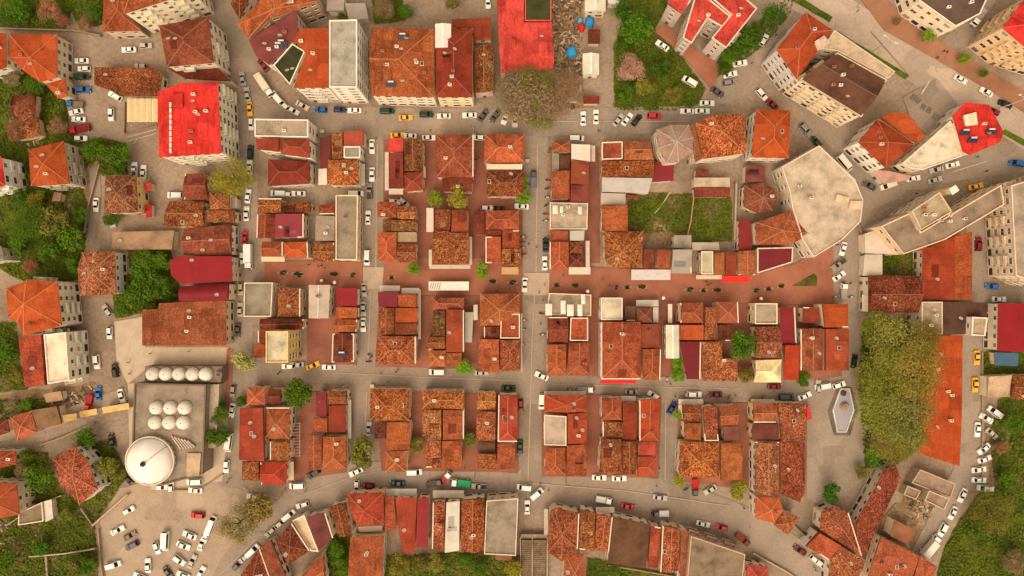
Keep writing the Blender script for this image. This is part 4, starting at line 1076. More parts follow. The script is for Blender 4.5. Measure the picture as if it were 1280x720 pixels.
BD(s1, [(608,625),(648,622),(645,694),(605,692)], 7, 'f', 'gry', color=(.24,.19,.145), wall=(.5,.40,.3))
BD(s1, [(618,686),(640,685),(640,701),(620,700)], 4.5, 't', 'brn', win=False, color=(.17,.085,.055))
# --- south curve east
BD(s2, [(687,639),(693,634),(724,641),(722,686),(702,702),(685,690)], 6.6, 'p', 'old', color=(.40,.095,.045), rim='e', chim=0)
BD(s2, [(705,690),(731,692),(731,735),(704,735)], 5, 'p', 'mid', color=(.46,.12,.06))
BD(s2, [(726,636),(744,640),(742,688),(723,686)], 6.2, 'sw', 'old')
BD(s2, [(746,642),(766,645),(761,690),(742,688)], 6.4, 'hy1', 'brt', color=(.42,.12,.05), rim='e')
BD(s2, [(767,645),(812,655),(808,710),(759,704)], 6.5, 't', 'brn', color=(.10,.052,.03))
BD(s2, [(813,656),(826,659),(823,710),(809,708)], 6.2, 'se', 'mid', color=(.42,.08,.045))
BD(s2, [(828,656),(850,660),(848,713),(825,715)], 6.4, 'gy', 'old', color=(.45,.10,.05), rim='w', chim=0)
BD(s2, [(852,661),(861,664),(856,735),(848,735)], 6, 't', 'mid', color=(.40,.13,.07))
BD(s2, [(863,669),(931,692),(926,735),(857,735)], 8, 'f', 'gry', noun='terrace block', color=(.23,.165,.115), wall=(.42,.28,.18), balc=2)
BD(s2, [(933,704),(960,708),(962,735),(932,735)], 5, 'p', 'red', color=(.52,.08,.05))
# --- by the great tree
BD(ee, [(1080,292),(1104,284),(1126,318),(1081,317)], 4.5, 'sw', 'grm', noun='shed', color=(.45,.38,.32), win=False)
BD(ee, [(1080,318),(1101,318),(1101,344),(1078,345)], 3.6, 'sw', 'wht', noun='shed', color=(.5,.43,.37), win=False)
BD(ee, [(1085,345),(1149,345),(1149,391),(1085,391)], 6, 'gx', 'old', color=(.29,.065,.035), chim=0)
BD(ee, [(1153,312),(1190,296),(1189,375),(1152,375)], 5.6, 'sw', 'ter', color=(.44,.075,.03))
BD(ee, [(1191,296),(1215,289),(1215,375),(1190,375)], 5.6, 'se', 'mid', color=(.55,.12,.045))
BD(ee, [(1120,312),(1150,303),(1160,305),(1157,311),(1130,317)], 6, 't', 'new', color=(.47,.12,.045))
BD(ee, [(1151,377),(1177,377),(1177,418),(1150,418)], 7.5, 'f', 'gry', noun='house', color=(.30,.23,.16), chim=2)
BD(ee, [(1178,377),(1234,378),(1232,418),(1178,418)], 6.4, 't', 'brn', color=(.085,.042,.034))
BD(ee, [(1214,396),(1233,397),(1230,420),(1213,419)], 9, 'f', 'tan', noun='stair tower', color=(.36,.27,.2))
BD(ee, [(1247,379),(1300,379),(1300,441),(1246,439)], 7, 't', 'mar', noun='hall', color=(.29,.018,.022))
BD(ee, [(1150,420),(1203,419),(1202,520),(1199,583),(1147,566),(1149,500)], 6, 't', 'new', noun='long hall', color=(.55,.10,.028), chim=5, dish=2)
BD(ee, [(1242,440),(1273,441),(1272,458),(1243,457)], 3.5, 't', 'grm', noun='shed', color=(.06,.12,.2), win=False)
BD(ee, [(1233,470),(1262,468),(1262,496),(1233,497)], 4, 'ss', 'gry', noun='shed', color=(.38,.28,.19), win=False)
BD(ee, [(1264,468),(1300,468),(1300,502),(1262,498)], 5, 'gx', 'old')
# --- southeast
BD(se, [(1086,624),(1104,588),(1119,580),(1126,598),(1079,697),(1062,664)], 6.2, 't', 'old', color=(.36,.08,.04), chim=0)
BD(se, [(1026,640),(1042,632),(1060,640),(1077,695),(1024,662)], 6.2, 'p', 'old', color=(.42,.10,.05), low=True, rim='e', chim=0)
BD(se, [(1006,682),(1022,664),(1050,681),(1036,700)], 6, 'ss', 'mid', color=(.58,.125,.06))
BD(se, [(1051,682),(1082,702),(1066,735),(1034,735),(1037,701)], 6, 't', 'old', color=(.42,.11,.055))
BD(se, [(1100,670),(1146,692),(1132,735),(1084,722)], 6.4, 'sw', 'mid', color=(.44,.12,.06), chim=4)
BD(se, [(1148,692),(1171,708),(1160,735),(1134,735)], 6, 'se', 'mid', color=(.50,.12,.06))
BD(se, [(1118,649),(1146,663),(1135,681),(1112,670)], 5, 't', 'rus', win=False, color=(.22,.09,.05))
BD(se, [(1149,586),(1193,604),(1187,622),(1138,603)], 3.4, 'f', 'tan', noun='ruin', color=(.27,.19,.13), wall=(.38,.28,.19), win=False)
BD(se, [(1160,612),(1186,623),(1179,637),(1154,625)], 4.4, 'f', 'gry', noun='ruin', color=(.30,.22,.155), wall=(.44,.33,.23), win=False)
BD(se, [(1133,606),(1150,613),(1144,624),(1128,618)], 2.8, 'f', 'tan', noun='ruin', color=(.24,.17,.12), wall=(.38,.28,.19), win=False)
# awnings: rect px, z, colour
AWN = [((481,190,486,238),3,(.5,.42,.33)),((486,236,504,243),3,(.5,.42,.33)),((533,260,542,290),3,(.6,.5,.44)),((528,208,532,222),3,(.55,.47,.38)),((398,211,409,231),3.2,(.66,.55,.43)),
 ((449,205,456,232),3,(.4,.34,.27)),((327,321,356,327),3.2,(.6,.46,.3)),((536,312,540,333),3,(.5,.42,.34)),((537,331,588,336),3,(.46,.38,.3)),((587,296,590,331),3,(.55,.45,.36)),
 ((627,334,648,343),3.2,(.45,.27,.13)),((475,357,500,364),3.2,(.5,.43,.35)),((502,360,524,367),3.2,(.5,.42,.34)),((523,362,526,424),3,(.45,.4,.34)),((651,392,653,465),3,(.5,.42,.34)),
 ((732,301,737,335),3.2,(.55,.46,.37)),((711,334,738,343),3.2,(.55,.46,.37)),((789,337,838,350),3.4,(.5,.45,.42)),((902,345,937,353),3.2,(.62,.03,.025)),((795,375,823,383),3.2,(.5,.44,.37)),((816,384,823,403),3.2,(.5,.44,.37)),
 ((750,475,795,479),3.2,(.6,.02,.025)),((680,489,732,493),3.2,(.45,.38,.3)),((848,499,879,505),3.2,(.55,.48,.4)),((848,506,852,516),3.2,(.5,.44,.37)),((435,500,439,548),3,(.5,.43,.36)),((361,577,367,600),3,(.6,.47,.3)),
 ((482,611,521,619),3.2,(.5,.45,.4)),((541,613,580,622),3.2,(.42,.35,.27)),((939,499,968,503),3.2,(.5,.4,.3)),((1008,508,1013,525),3,(.6,.04,.03)),((680,636,685,668),3,(.45,.38,.28)),((739,182,744,202),3,(.6,.48,.42)),
 ((592,381,597,400),3,(.55,.48,.4)),((745,634,768,641),3.2,(.55,.45,.34)),((1077,368,1084,389),3,(.55,.46,.38)),((775,495,795,501),3,(.45,.38,.32)),((835,380,840,404),3,(.6,.5,.4)),((870,344,902,349),3.2,(.5,.4,.3)),((536,424,541,446),3,(.6,.5,.42))]
def add_awnings():
    for (x0, y0, x1, y1), z, c in AWN:
        pts = [P(x0,y0,z), P(x1,y0,z), P(x1,y1,z), P(x0,y1,z)][::-1]
        cx = sum(p[0] for p in pts)/4; cy = sum(p[1] for p in pts)/4
        best = None
        for f in FOOT:
            d = 1e9
            for i in range(len(f[2])):
                a = Vector(f[2][i]); b = Vector(f[2][(i+1) % len(f[2])]); e = b-a
                t = max(0, min(1, (Vector((cx,cy))-a).dot(e)/e.length_squared)); q = (a+e*t-Vector((cx,cy)))
                if q.length < d: d = q.length; v = q
            if best is None or d < best[0]: best = (d, f, Vector(v))
        d, f, v = best; root = f[0]; o = root.location
        v = v.normalized() if v.length > 1e-3 else Vector((1,0))
        ext = [p[0]*v.x+p[1]*v.y for p in pts]; lo, hi = min(ext), max(ext)
        zt = [z+.35*(e-lo)/(hi-lo+1e-6) for e in ext]
        mb = MB(); loc = [(p[0]-o.x, p[1]-o.y) for p in pts]; n = len(mb.v)
        mb.face([(loc[i][0], loc[i][1], zt[i]) for i in range(4)], 'cloth'); mb.face([(loc[i][0], loc[i][1], zt[i]-.06) for i in range(3, -1, -1)], 'cloth')
        for i in range(4):
            j = (i+1) % 4; dz = .28 if ext[i]-lo < .5*(hi-lo) and ext[j]-lo < .5*(hi-lo) else .06
            mb.face([(*loc[i], zt[i]-dz), (*loc[j], zt[j]-dz), (*loc[j], zt[j]), (*loc[i], zt[i])], 'cloth')
        a = mb.obj('awning', root, color=c)
# ------------------------------------------------------------------ vehicles (front towards +x)
def ring_body(mb, rings, mat):
    """rings of (x, y) outlines with z, bottom to top"""
    base = len(mb.v); k = len(rings[0][0]); i = mb.mi(mat)
    for o, z in rings: mb.v += [(x, y, z) for x, y in o] if not callable(z) else [(x, y, z(x)) for x, y in o]
    for r in range(len(rings)-1):
        for t in range(k):
            a = base+r*k+t; b = base+r*k+(t+1) % k
            mb.f.append([a, b, b+k, a+k]); mb.m.append(i)
    mb.f.append([base+t for t in range(k)][::-1]); mb.m.append(i)
    mb.f.append([base+(len(rings)-1)*k+t for t in range(k)]); mb.m.append(i)
def outline(x0, x1, w, r, rf=None):
    """rounded car outline, CCW"""
    rf = rf or r; pts = []
    for cx, cy, a0, rr in ((x1-rf, -w+rf, -90, rf), (x1-rf, w-rf, 0, rf), (x0+r, w-r, 90, r), (x0+r, -w+r, 180, r)):
        for t in range(4):
            a = math.radians(a0+t*30); pts.append((cx+rr*math.cos(a), cy+rr*math.sin(a)))
    return pts
def wheel_mesh(r, w):
    mb = MB(); n = 14
    mb.tube([(0,-w/2,0),(0,w/2,0)], [r,r], 'tyre', n); mb.tube([(0,-w/2-.015,0),(0,w/2+.015,0)], [r*.6,r*.6], 'concrete', 10)
    return mb.mesh('wheel')
WHEEL = wheel_mesh(.33, .2); WHEELT = wheel_mesh(.46, .28)
def quad_part(name, quads, parent, mat='car_glass', off=.012, thick=True):
    mb = MB()
    for q in quads:
        q = [Vector(p) for p in q]; n = (q[1]-q[0]).cross(q[2]-q[0]).normalized()
        if n.z < 0 and abs(n.z) > .1: n = -n
        c = sum(q, Vector())/4
        top = [p+n*off for p in q]; bot = [p-n*.02 for p in q]
        mb.face(top, mat)
        for i in range(4): mb.face([bot[i], bot[(i+1) % 4], top[(i+1) % 4], top[i]], mat)
    return mb.obj(name, parent)
def lerp4(a, b, t): return tuple(a[i]+(b[i]-a[i])*t for i in range(3))
def make_car(kind, col):
    root = bpy.data.objects.new('parked_car', None); COL.objects.link(root)
    L, W, h1, h2 = {'sedan': (4.45,1.76,.88,1.43), 'hatch': (3.95,1.70,.92,1.5), 'suv': (4.5,1.86,1.02,1.72), 'van': (4.75,1.85,1.02,1.9), 'minibus': (6.0,2.05,1.1,2.35), 'pickup': (4.9,1.8,.98,1.65)}[kind]
    x0, x1, w = -L/2, L/2, W/2
    # cabin: base front/rear x, roof front/rear x
    cb = {'sedan': (-1.55,.95,-.95,.22), 'hatch': (-1.9,.85,-1.5,.12), 'suv': (-2.15,1.0,-1.8,.3), 'van': (-2.3,1.55,-2.2,.75), 'minibus': (-2.93,2.55,-2.85,1.95), 'pickup': (-.55,1.1,-.4,.35)}[kind]
    mb = MB()
    hood = (lambda z: (lambda x: z - (.07 if x > x1-.5 else 0) - (.04 if x < x0+.4 else 0)))
    ring_body(mb, [(outline(x0+.06, x1-.06, w-.06, .25), .2), (outline(x0, x1, w, .32), .42), (outline(x0+.02, x1-.03, w-.01, .34), .68), (outline(x0+.1, x1-.14, w-.08, .36), hood(h1)), (outline(x0+.3, x1-.4, w-.22, .3), hood(h1+.04))], 'car_paint')
    wb, wt = w-.09, w-.26 if kind not in ('van', 'minibus') else w-.17
    zb = h1
    b = [(cb[0],-wb,zb),(cb[1],-wb+.05,zb),(cb[1],wb-.05,zb),(cb[0],wb,zb)]; t = [(cb[2],-wt,h2),(cb[3],-wt,h2),(cb[3],wt,h2),(cb[2],wt,h2)]
    n = len(mb.v); mb.v += b+t; i = mb.mi('car_paint')
    mid = [(cb[2]+.12,-wt+.12,h2+.05),(cb[3]-.1,-wt+.12,h2+.05),(cb[3]-.1,wt-.12,h2+.05),(cb[2]+.12,wt-.12,h2+.05)]; mb.v += mid
    for f in ((0,1,5,4),(1,2,6,5),(2,3,7,6),(3,0,4,7),(4,5,9,8),(5,6,10,9),(6,7,11,10),(7,4,8,11),(8,9,10,11)): mb.f.append([n+q for q in f]); mb.m.append(i)
    if kind == 'pickup':   # open bed walls and dark floor
        pass
    mb.obj('body', root, color=col)
    def pane(p, q, r, s, m=.08):   # p q lower, r s upper
        return [lerp4(lerp4(p,q,m),lerp4(s,r,m),.06), lerp4(lerp4(p,q,1-m),lerp4(s,r,1-m),.06), lerp4(lerp4(p,q,1-m),lerp4(s,r,1-m),.95), lerp4(lerp4(p,q,m),lerp4(s,r,m),.95)]
    quad_part('windscreen', [pane(b[1], b[2], t[2], t[1], .05)], root)
    if kind not in ('minibus',) or True: quad_part('rear_window', [pane(b[3], b[0], t[0], t[3], .1)], root)
    for a in ((b[0], b[1], t[1], t[0]), (b[2], b[3], t[3], t[2])): quad_part('side_window', [pane(*a, .1)], root, off=.014)
    if kind == 'pickup':
        m2 = MB(); m2.box(x0+.14, -w+.2, h1+.045, cb[0]-.12, w-.2, h1+.06, 'dark_metal'); m2.obj('cargo_bed', root)
        m2 = MB()
        for y in (-w+.09, w-.19): m2.box(x0+.1, y, h1-.03, cb[0]-.05, y+.1, h1+.3, 'car_paint')
        m2.box(x0+.06, -w+.09, h1-.03, x0+.098, w-.09, h1+.3, 'car_paint'); m2.obj('bed_side', root, color=col)
    wx = L*.31
    for sx in (-wx, wx):
        for sy in (-w+.06, w-.06): link('wheel', WHEEL, root, (sx, sy, .33))
    for sy in (-w+.3, w-.3):
        m2 = MB(); m2.box(x1-.13, sy-.18, .6, x1-.005, sy+.18, .74, 'lamp_glass'); m2.obj('headlight', root)
    return root
def make_truck(kind, col, cargo):
    root = bpy.data.objects.new('truck', None); COL.objects.link(root)
    Lc = {'box': 5.6, 'flat': 4.2, 'small': 3.0}[kind]; w = 1.1 if kind != 'small' else .92
    mb = MB(); mb.box(-Lc/2-.9, -.45, .55, Lc/2+1.4, .45, .78, 'dark_metal'); mb.obj('chassis', root)
    x = Lc/2-.85; mb = MB()
    ring_body(mb, [(outline(x, x+1.9, w-.03, .15), .5), (outline(x, x+1.95, w, .18), 1.2), (outline(x+.02, x+1.85, w-.05, .2), 1.6), (outline(x+.05, x+1.5, w-.16, .2), 2.2), (outline(x+.2, x+1.35, w-.3, .2), 2.28)], 'car_paint')
    mb.obj('cab', root, color=col)
    quad_part('windscreen', [[(x+1.84,-w+.16,1.62),(x+1.84,w-.16,1.62),(x+1.52,w-.26,2.14),(x+1.52,-w+.26,2.14)]], root, off=.03)
    for sy in (-1, 1): quad_part('side_window', [[(x+.5,sy*(w-.05),1.6),(x+1.5,sy*(w-.05),1.6),(x+1.3,sy*(w-.15),2.1),(x+.5,sy*(w-.15),2.1)]], root, off=.03*1)
    mb = MB()
    if kind == 'box':
        mb.box(-Lc/2-1, -w, .8, x-.12, w, 3.1, 'sheet_metal'); mb.box(-Lc/2-.9, -w+.1, 3.102, x-.22, w-.1, 3.14, 'sheet_metal')
    else:
        mb.box(-Lc/2-1, -w, .8, x-.12, w, .92, 'sheet_metal')
        for y in (-w, w-.07): mb.box(-Lc/2-1, y, .922, x-.12, y+.07, 1.5, 'sheet_metal')
        mb.box(-Lc/2-1, -w+.072, .922, -Lc/2-.93, w-.072, 1.5, 'sheet_metal'); mb.box(x-.19, -w+.072, .922, x-.12, w-.072, 1.75, 'sheet_metal')
        nb = 6
        for q in range(nb): mb.box(-Lc/2-.86+q*(Lc+.0)/nb*.95, -w+.12, 1.30, -Lc/2-.86+(q*.95+.82)*(Lc)/nb, w-.12, 1.38+.03*(q % 2), 'sheet_metal')
    mb.obj('cargo_body', root, color=cargo)
    for sx in (-Lc/2+.1, x+1.0):
        for sy in (-w+.14, w-.14): link('wheel', WHEELT if kind != 'small' else WHEEL, root, (sx, sy, .46 if kind != 'small' else .33))
    for sy in (-w+.35, w-.35):
        m2 = MB(); m2.box(x+1.86, sy-.2, .75, x+1.96, sy+.2, .93, 'lamp_glass'); m2.obj('headlight', root)
    return root
WHT=(.76,.72,.66); CW={'white':WHT,'cream':(.66,.56,.42),'silver':(.42,.385,.34),'grey':(.22,.19,.16),'dark grey':(.085,.078,.07),'black':(.025,.024,.023),'blue':(.02,.12,.36),'navy':(.02,.035,.13),
 'red':(.46,.02,.025),'dark red':(.20,.015,.018),'maroon':(.13,.018,.016),'green':(.02,.33,.12),'dark green':(.018,.045,.02),'yellow':(.78,.38,.01),'brown':(.2,.13,.1),'purple':(.11,.085,.13),'pale green':(.42,.40,.24),'orange':(.5,.25,.05)}
CARS = [
 # place phrase, [(x, y, angle, colour, kind)...]   angle in image degrees, clockwise
 ('in the northwest parking lane', 'n', [(161,62,0,'white','sedan'),(182,57,0,'silver','hatch'),(102,76,0,'white','sedan'),(105,86,0,'white','hatch'),(103,96,0,'dark green','van'),(104,112,0,'blue','suv'),(95,140,-12,'white','sedan'),
  (144,120,30,'white','suv'),(139,143,90,'white','hatch'),(176,83,0,'silver','hatch'),(98,149,0,'white','sedan'),(101,173,0,'white','hatch')]),
 ('on the lane below the red-roofed block', '', [(168,212,92,'white','pickup'),(179,215,92,'white','sedan'),(120,256,92,'white','sedan'),(219,244,0,'white','van'),(140,275,80,'silver','van')]),
 ('by the mosque plaza', '', [(134,388,52,'silver','hatch'),(137,416,92,'white','hatch'),(121,452,85,'white','suv'),(144,463,84,'black','suv'),(152,495,75,'white','sedan'),(123,492,85,'blue','sedan'),(140,551,75,'black','sedan')]),
 ('in the earthen car park', '', [(160,598,55,'black','sedan'),(202,609,0,'white','hatch'),(214,608,90,'white','hatch'),(243,602,-5,'white','van'),(244,613,5,'white','sedan'),(161,638,-28,'white','hatch'),(147,663,-27,'white','sedan'),(162,670,-30,'brown','sedan'),
  (165,682,-27,'purple','suv'),(142,706,-16,'white','van'),(247,644,5,'red','suv'),(207,676,92,'white','minibus'),(196,685,72,'white','hatch'),(237,669,20,'white','sedan'),(229,682,20,'white','sedan'),(224,700,36,'white','suv'),(185,707,86,'white','sedan'),
  (240,702,118,'silver','sedan'),(210,716,55,'dark grey','sedan'),(252,680,-68,'white','sedan'),(251,716,-60,'white','sedan'),(264,656,112,'white','minibus'),(257,671,112,'white','hatch'),(229,719,20,'white','sedan'),(175,721,20,'white','sedan')]),
 ('on the south curve', '', [(371,607,-2,'white','van'),(392,592,-35,'black','suv'),(445,590,-24,'white','sedan'),(317,621,8,'cream','sedan'),(378,631,-20,'white','hatch'),(361,644,-36,'white','van'),(347,657,-38,'pale green','hatch'),(338,665,-42,'pale green','hatch'),(316,688,-42,'white','van'),
  (305,698,-42,'silver','hatch'),(297,706,-45,'dark grey','hatch'),(497,604,2,'dark green','sedan'),(518,590,0,'white','van'),(599,608,0,'silver','pickup'),(655,609,5,'white','van'),(671,617,-40,'white','van'),(659,634,92,'white','sedan'),(749,597,0,'white','sedan'),(774,598,0,'white','sedan'),
  (825,622,8,'silver','sedan'),(785,633,8,'red','sedan'),(888,612,-35,'silver','sedan'),(879,655,12,'white','sedan'),(902,659,14,'red','hatch'),(1000,688,35,'maroon','sedan'),(1019,700,42,'white','hatch'),(1030,708,35,'white','hatch'),(460,607,5,'dark red','hatch'),(446,608,90,'white','hatch')]),
 ('beside the east lot', '', [(1243,515,35,'white','van'),(1233,523,30,'white','sedan'),(1222,537,92,'white','sedan'),(1240,542,42,'silver','sedan'),(1230,561,-40,'white','sedan'),(1231,574,-20,'white','sedan'),(1224,587,-6,'white','sedan'),(1224,600,2,'white','sedan'),(1231,610,4,'white','van'),
  (1203,619,-65,'white','sedan'),(1191,641,-65,'white','sedan'),(1178,662,-62,'white','suv')]),
 ('on the east street', '', [(1240,358,2,'blue','hatch'),(1223,305,92,'dark red','suv'),(1249,374,2,'white','sedan'),(1271,204,10,'blue','van')]),
 ('by the fountain', '', [(1028,483,-10,'white','van'),(1049,481,-15,'white','hatch'),(1006,495,-22,'white','sedan'),(983,496,0,'dark grey','van'),(1010,516,78,'red','hatch'),(1068,452,98,'black','sedan'),(1023,483,90,'silver','hatch')]),
 ('on the lower cross street', '', [(790,490,0,'grey','sedan'),(817,494,28,'white','hatch'),(868,493,0,'white','suv'),(894,493,0,'maroon','sedan'),(840,510,-62,'navy','sedan'),(968,483,0,'dark red','sedan'),(546,465,0,'white','van'),(602,466,0,'silver','sedan'),(636,485,0,'dark green','sedan'),
  (677,470,26,'white','sedan'),(411,459,2,'white','sedan'),(371,456,-4,'silver','sedan'),(360,458,0,'white','hatch')]),
 ('on the central street', '', [(651,507,90,'dark red','hatch'),(677,502,90,'white','van'),(650,559,92,'dark green','sedan'),(682,306,90,'black','sedan'),(681,329,90,'white','sedan'),(656,356,91,'white','sedan'),(652,258,2,'white','sedan')]),
 ('on the street beside the mosque', '', [(291,489,96,'grey','hatch'),(290,513,96,'white','sedan'),(286,553,97,'white','minibus'),(283,583,94,'white','hatch')]),
 ('on the west street', '', [(306,297,92,'red','sedan'),(303,322,90,'white','hatch'),(301,361,92,'pale green','hatch'),(300,387,92,'silver','sedan'),(297,413,92,'dark grey','sedan'),(314,155,92,'white','hatch'),(312,209,90,'white','sedan'),(310,245,95,'white','sedan'),(308,267,92,'white','sedan'),(313,190,92,'dark green','suv')]),
 ('on the middle street', '', [(459,322,91,'white','van'),(455,362,91,'silver','sedan'),(454,386,90,'silver','sedan'),(454,406,90,'white','sedan'),(465,183,92,'white','sedan'),(465,218,92,'white','sedan'),(460,272,92,'white','sedan'),(462,239,90,'grey','pickup'),(461,536,92,'silver','sedan')]),
 ('in the gap behind the dark red hipped roof', '', [(348,242,0,'white','van'),(357,243,2,'white','hatch'),(373,242,0,'white','sedan'),(445,242,2,'white','van')]),
 ('in the lane behind the four speckled roofs', '', [(493,252,4,'white','hatch'),(505,253,40,'silver','hatch'),(609,260,0,'white','hatch'),(622,261,0,'black','sedan')]),
 ('on the upper cross street', '', [(303,98,82,'silver','sedan'),(309,118,82,'silver','sedan'),(329,81,56,'dark red','sedan'),(346,122,52,'white','van'),(355,131,45,'white','hatch'),(366,138,30,'white','sedan'),(378,132,30,'cream','sedan'),(401,137,2,'blue','hatch'),(425,137,2,'navy','hatch'),(443,138,0,'white','sedan'),
  (484,139,0,'dark green','van'),(533,143,0,'dark green','suv'),(555,145,0,'white','sedan'),(587,144,0,'white','sedan'),(604,144,-52,'dark grey','sedan'),(619,145,-52,'dark grey','sedan'),(632,147,-68,'white','sedan'),(644,150,-86,'cream','sedan'),(664,148,8,'cream','sedan'),(679,150,75,'cream','hatch'),
  (512,170,0,'white','sedan'),(536,172,0,'white','sedan'),(598,172,0,'white','hatch'),(721,173,0,'white','van'),(729,148,92,'white','sedan'),(745,146,92,'white','sedan'),(773,150,-52,'silver','sedan'),(784,149,-52,'white','sedan'),(796,150,-52,'black','hatch'),(818,145,0,'red','suv'),
  (859,139,0,'white','sedan'),(878,139,0,'white','sedan'),(884,129,0,'white','sedan')]),
 ('around the north park', '', [(828,57,36,'white','sedan'),(862,102,32,'white','van'),(955,50,-60,'white','hatch'),(925,79,-10,'white','sedan'),(913,93,-14,'white','sedan'),(912,103,-12,'grey','suv'),(897,115,32,'dark grey','sedan'),(952,118,48,'white','suv'),(965,130,42,'dark red','sedan'),(610,3,88,'white','hatch')]),
 ('on the northeast main road', '', [(1201,99,30,'white','sedan'),(1233,115,30,'white','sedan'),(1257,130,20,'black','sedan'),(1242,139,24,'dark red','hatch')]),
 ('on the street below the wedge block', '', [(1055,204,50,'white','minibus'),(1087,232,28,'dark grey','sedan'),(1110,232,-20,'cream','van'),(1142,223,-10,'white','sedan'),(1171,212,-15,'silver','sedan'),(1191,206,-15,'white','sedan'),(1169,225,-16,'silver','sedan'),(1007,162,50,'grey','suv'),(1020,177,48,'dark green','hatch')]),
 ('by the round concrete hall', '', [(1054,311,-75,'white','sedan'),(1048,330,-36,'grey','pickup'),(1049,345,-36,'white','sedan')])]
TAXIS = [('on the upper cross street', (312,136,86)),('on the upper cross street', (497,169,0)),('on the upper cross street', (507,147,0)),('on the lower cross street', (391,457,-22)),('on the east street', (1221,447,90)),('on the east street', (1219,481,90)),('beside the tan tower', (1220,233,-15))]
TRUCKS = [('box truck standing on the west street', 'box', (311,321,90), 'white', WHT),('white-cabbed truck loaded green on the south curve', 'flat', (576,604,186), 'white', (.03,.36,.13)),('red truck by the speckled-roofed corner', 'small', (869,609,90), 'dark grey', (.50,.02,.02)),
 ('dark red truck parked beyond the southeast balconies', 'small', (928,674,38), 'maroon', (.3,.05,.04)),('white truck with the grey crate at the southeast wall', 'box', (1163,682,-50), 'white', (.66,.62,.55)),('flatbed truck standing under the market street kerb', 'small', (1055,364,-90), 'white', (.42,.35,.29)),
 ('blue-cabbed truck in the northwest parking lane', 'small', (94,130,185), 'blue', (.22,.15,.09)),('long red truck in the northwest parking lane', 'flat', (100,161,168), 'red', (.22,.02,.02)),('cream truck rounding the dark green terrace', 'box', (331,107,56), 'white', (.60,.54,.40)),
 ('blue-bodied truck on the central street', 'small', (667,224,-90), 'dark grey', (.17,.16,.24)),('grey-bodied truck on the lower cross street', 'small', (732,487,0), 'white', (.26,.27,.25)),('brown open truck beside the green truck', 'small', (543,604,-14), 'dark grey', (.12,.085,.06)),
 ('white box truck on the south curve by the steps', 'small', (755,625,10), 'white', WHT),('white box truck on the south curve near brown roof', 'small', (826,642,180), 'dark grey', WHT),('white truck in the lane of the northeast block', 'flat', (1224,21,128), 'white', (.4,.36,.3)),('red small truck beside the blue car by hillside ruins', 'small', (111,503,100), 'red', (.35,.03,.03)),
 ('white and red mini truck near the green truck', 'small', (556,598,-48), 'white', (.4,.04,.04))]
CW2 = {'sedan': 'saloon car', 'hatch': 'hatchback', 'suv': 'tall car', 'van': 'van', 'minibus': 'minibus', 'pickup': 'pickup truck'}
def build_cars():
    proto = {}; used = set()
    def put(kind, col, colname, x, y, a, place, name=None, look=None, cat=None):
        if kind not in proto: proto[kind] = make_car(kind, col); root = proto[kind]
        else:
            root = copy_tree(proto[kind])
        for ch in root.children:
            if ch.name.split('.')[0] in ('body', 'bed_side'): ch.color = (*col, 1)
        root.name = name or {'van': 'parked_van', 'minibus': 'minibus', 'pickup': 'pickup_truck'}.get(kind, 'parked_car')
        px, py = P(x, y, .8)
        zz = .06
        j = random.uniform(-2, 2)
        thing(None, cat or {'van': 'van', 'minibus': 'minibus', 'pickup': 'pickup truck'}.get(kind, 'car'), (px, py, zz), look or f'{colname} {CW2[kind]}', place, 'vehicles parked along the streets', math.radians(-a+j), root)
        root.scale = (random.uniform(.98, 1.05),)*3
    for place, _, cars in CARS:
        for x, y, a, cn, kind in cars:
            c = CW[cn]; f = random.uniform(.9, 1.08); flip = 180 if random.random() < .5 else 0
            put(kind, tuple(min(.78, q*f) for q in c), cn, x, y, a+flip, place)
    for place, (x, y, a) in TAXIS: put('sedan', CW['yellow'], 'yellow', x, y, a, place, 'taxi', 'yellow taxi', 'taxi')
    for i, (look, kind, (x, y, a), cab, cargo) in enumerate(TRUCKS):
        r = make_truck(kind, CW[cab], cargo); px, py = P(x, y, 1.2)
        thing(None, 'truck', (px, py, .06), look, '', None, math.radians(-a), r)
    # roof signs on the taxis belong to them
    mb = MB(); mb.box(-.12, -.3, 0, .12, .3, .16, 'lamp_glass'); sm = mb.mesh('taxi_sign')
    for o in [t[0] for t in THINGS if t[1] == 'yellow taxi']: link('taxi_sign', sm, o, (-.35, 0, 1.48))
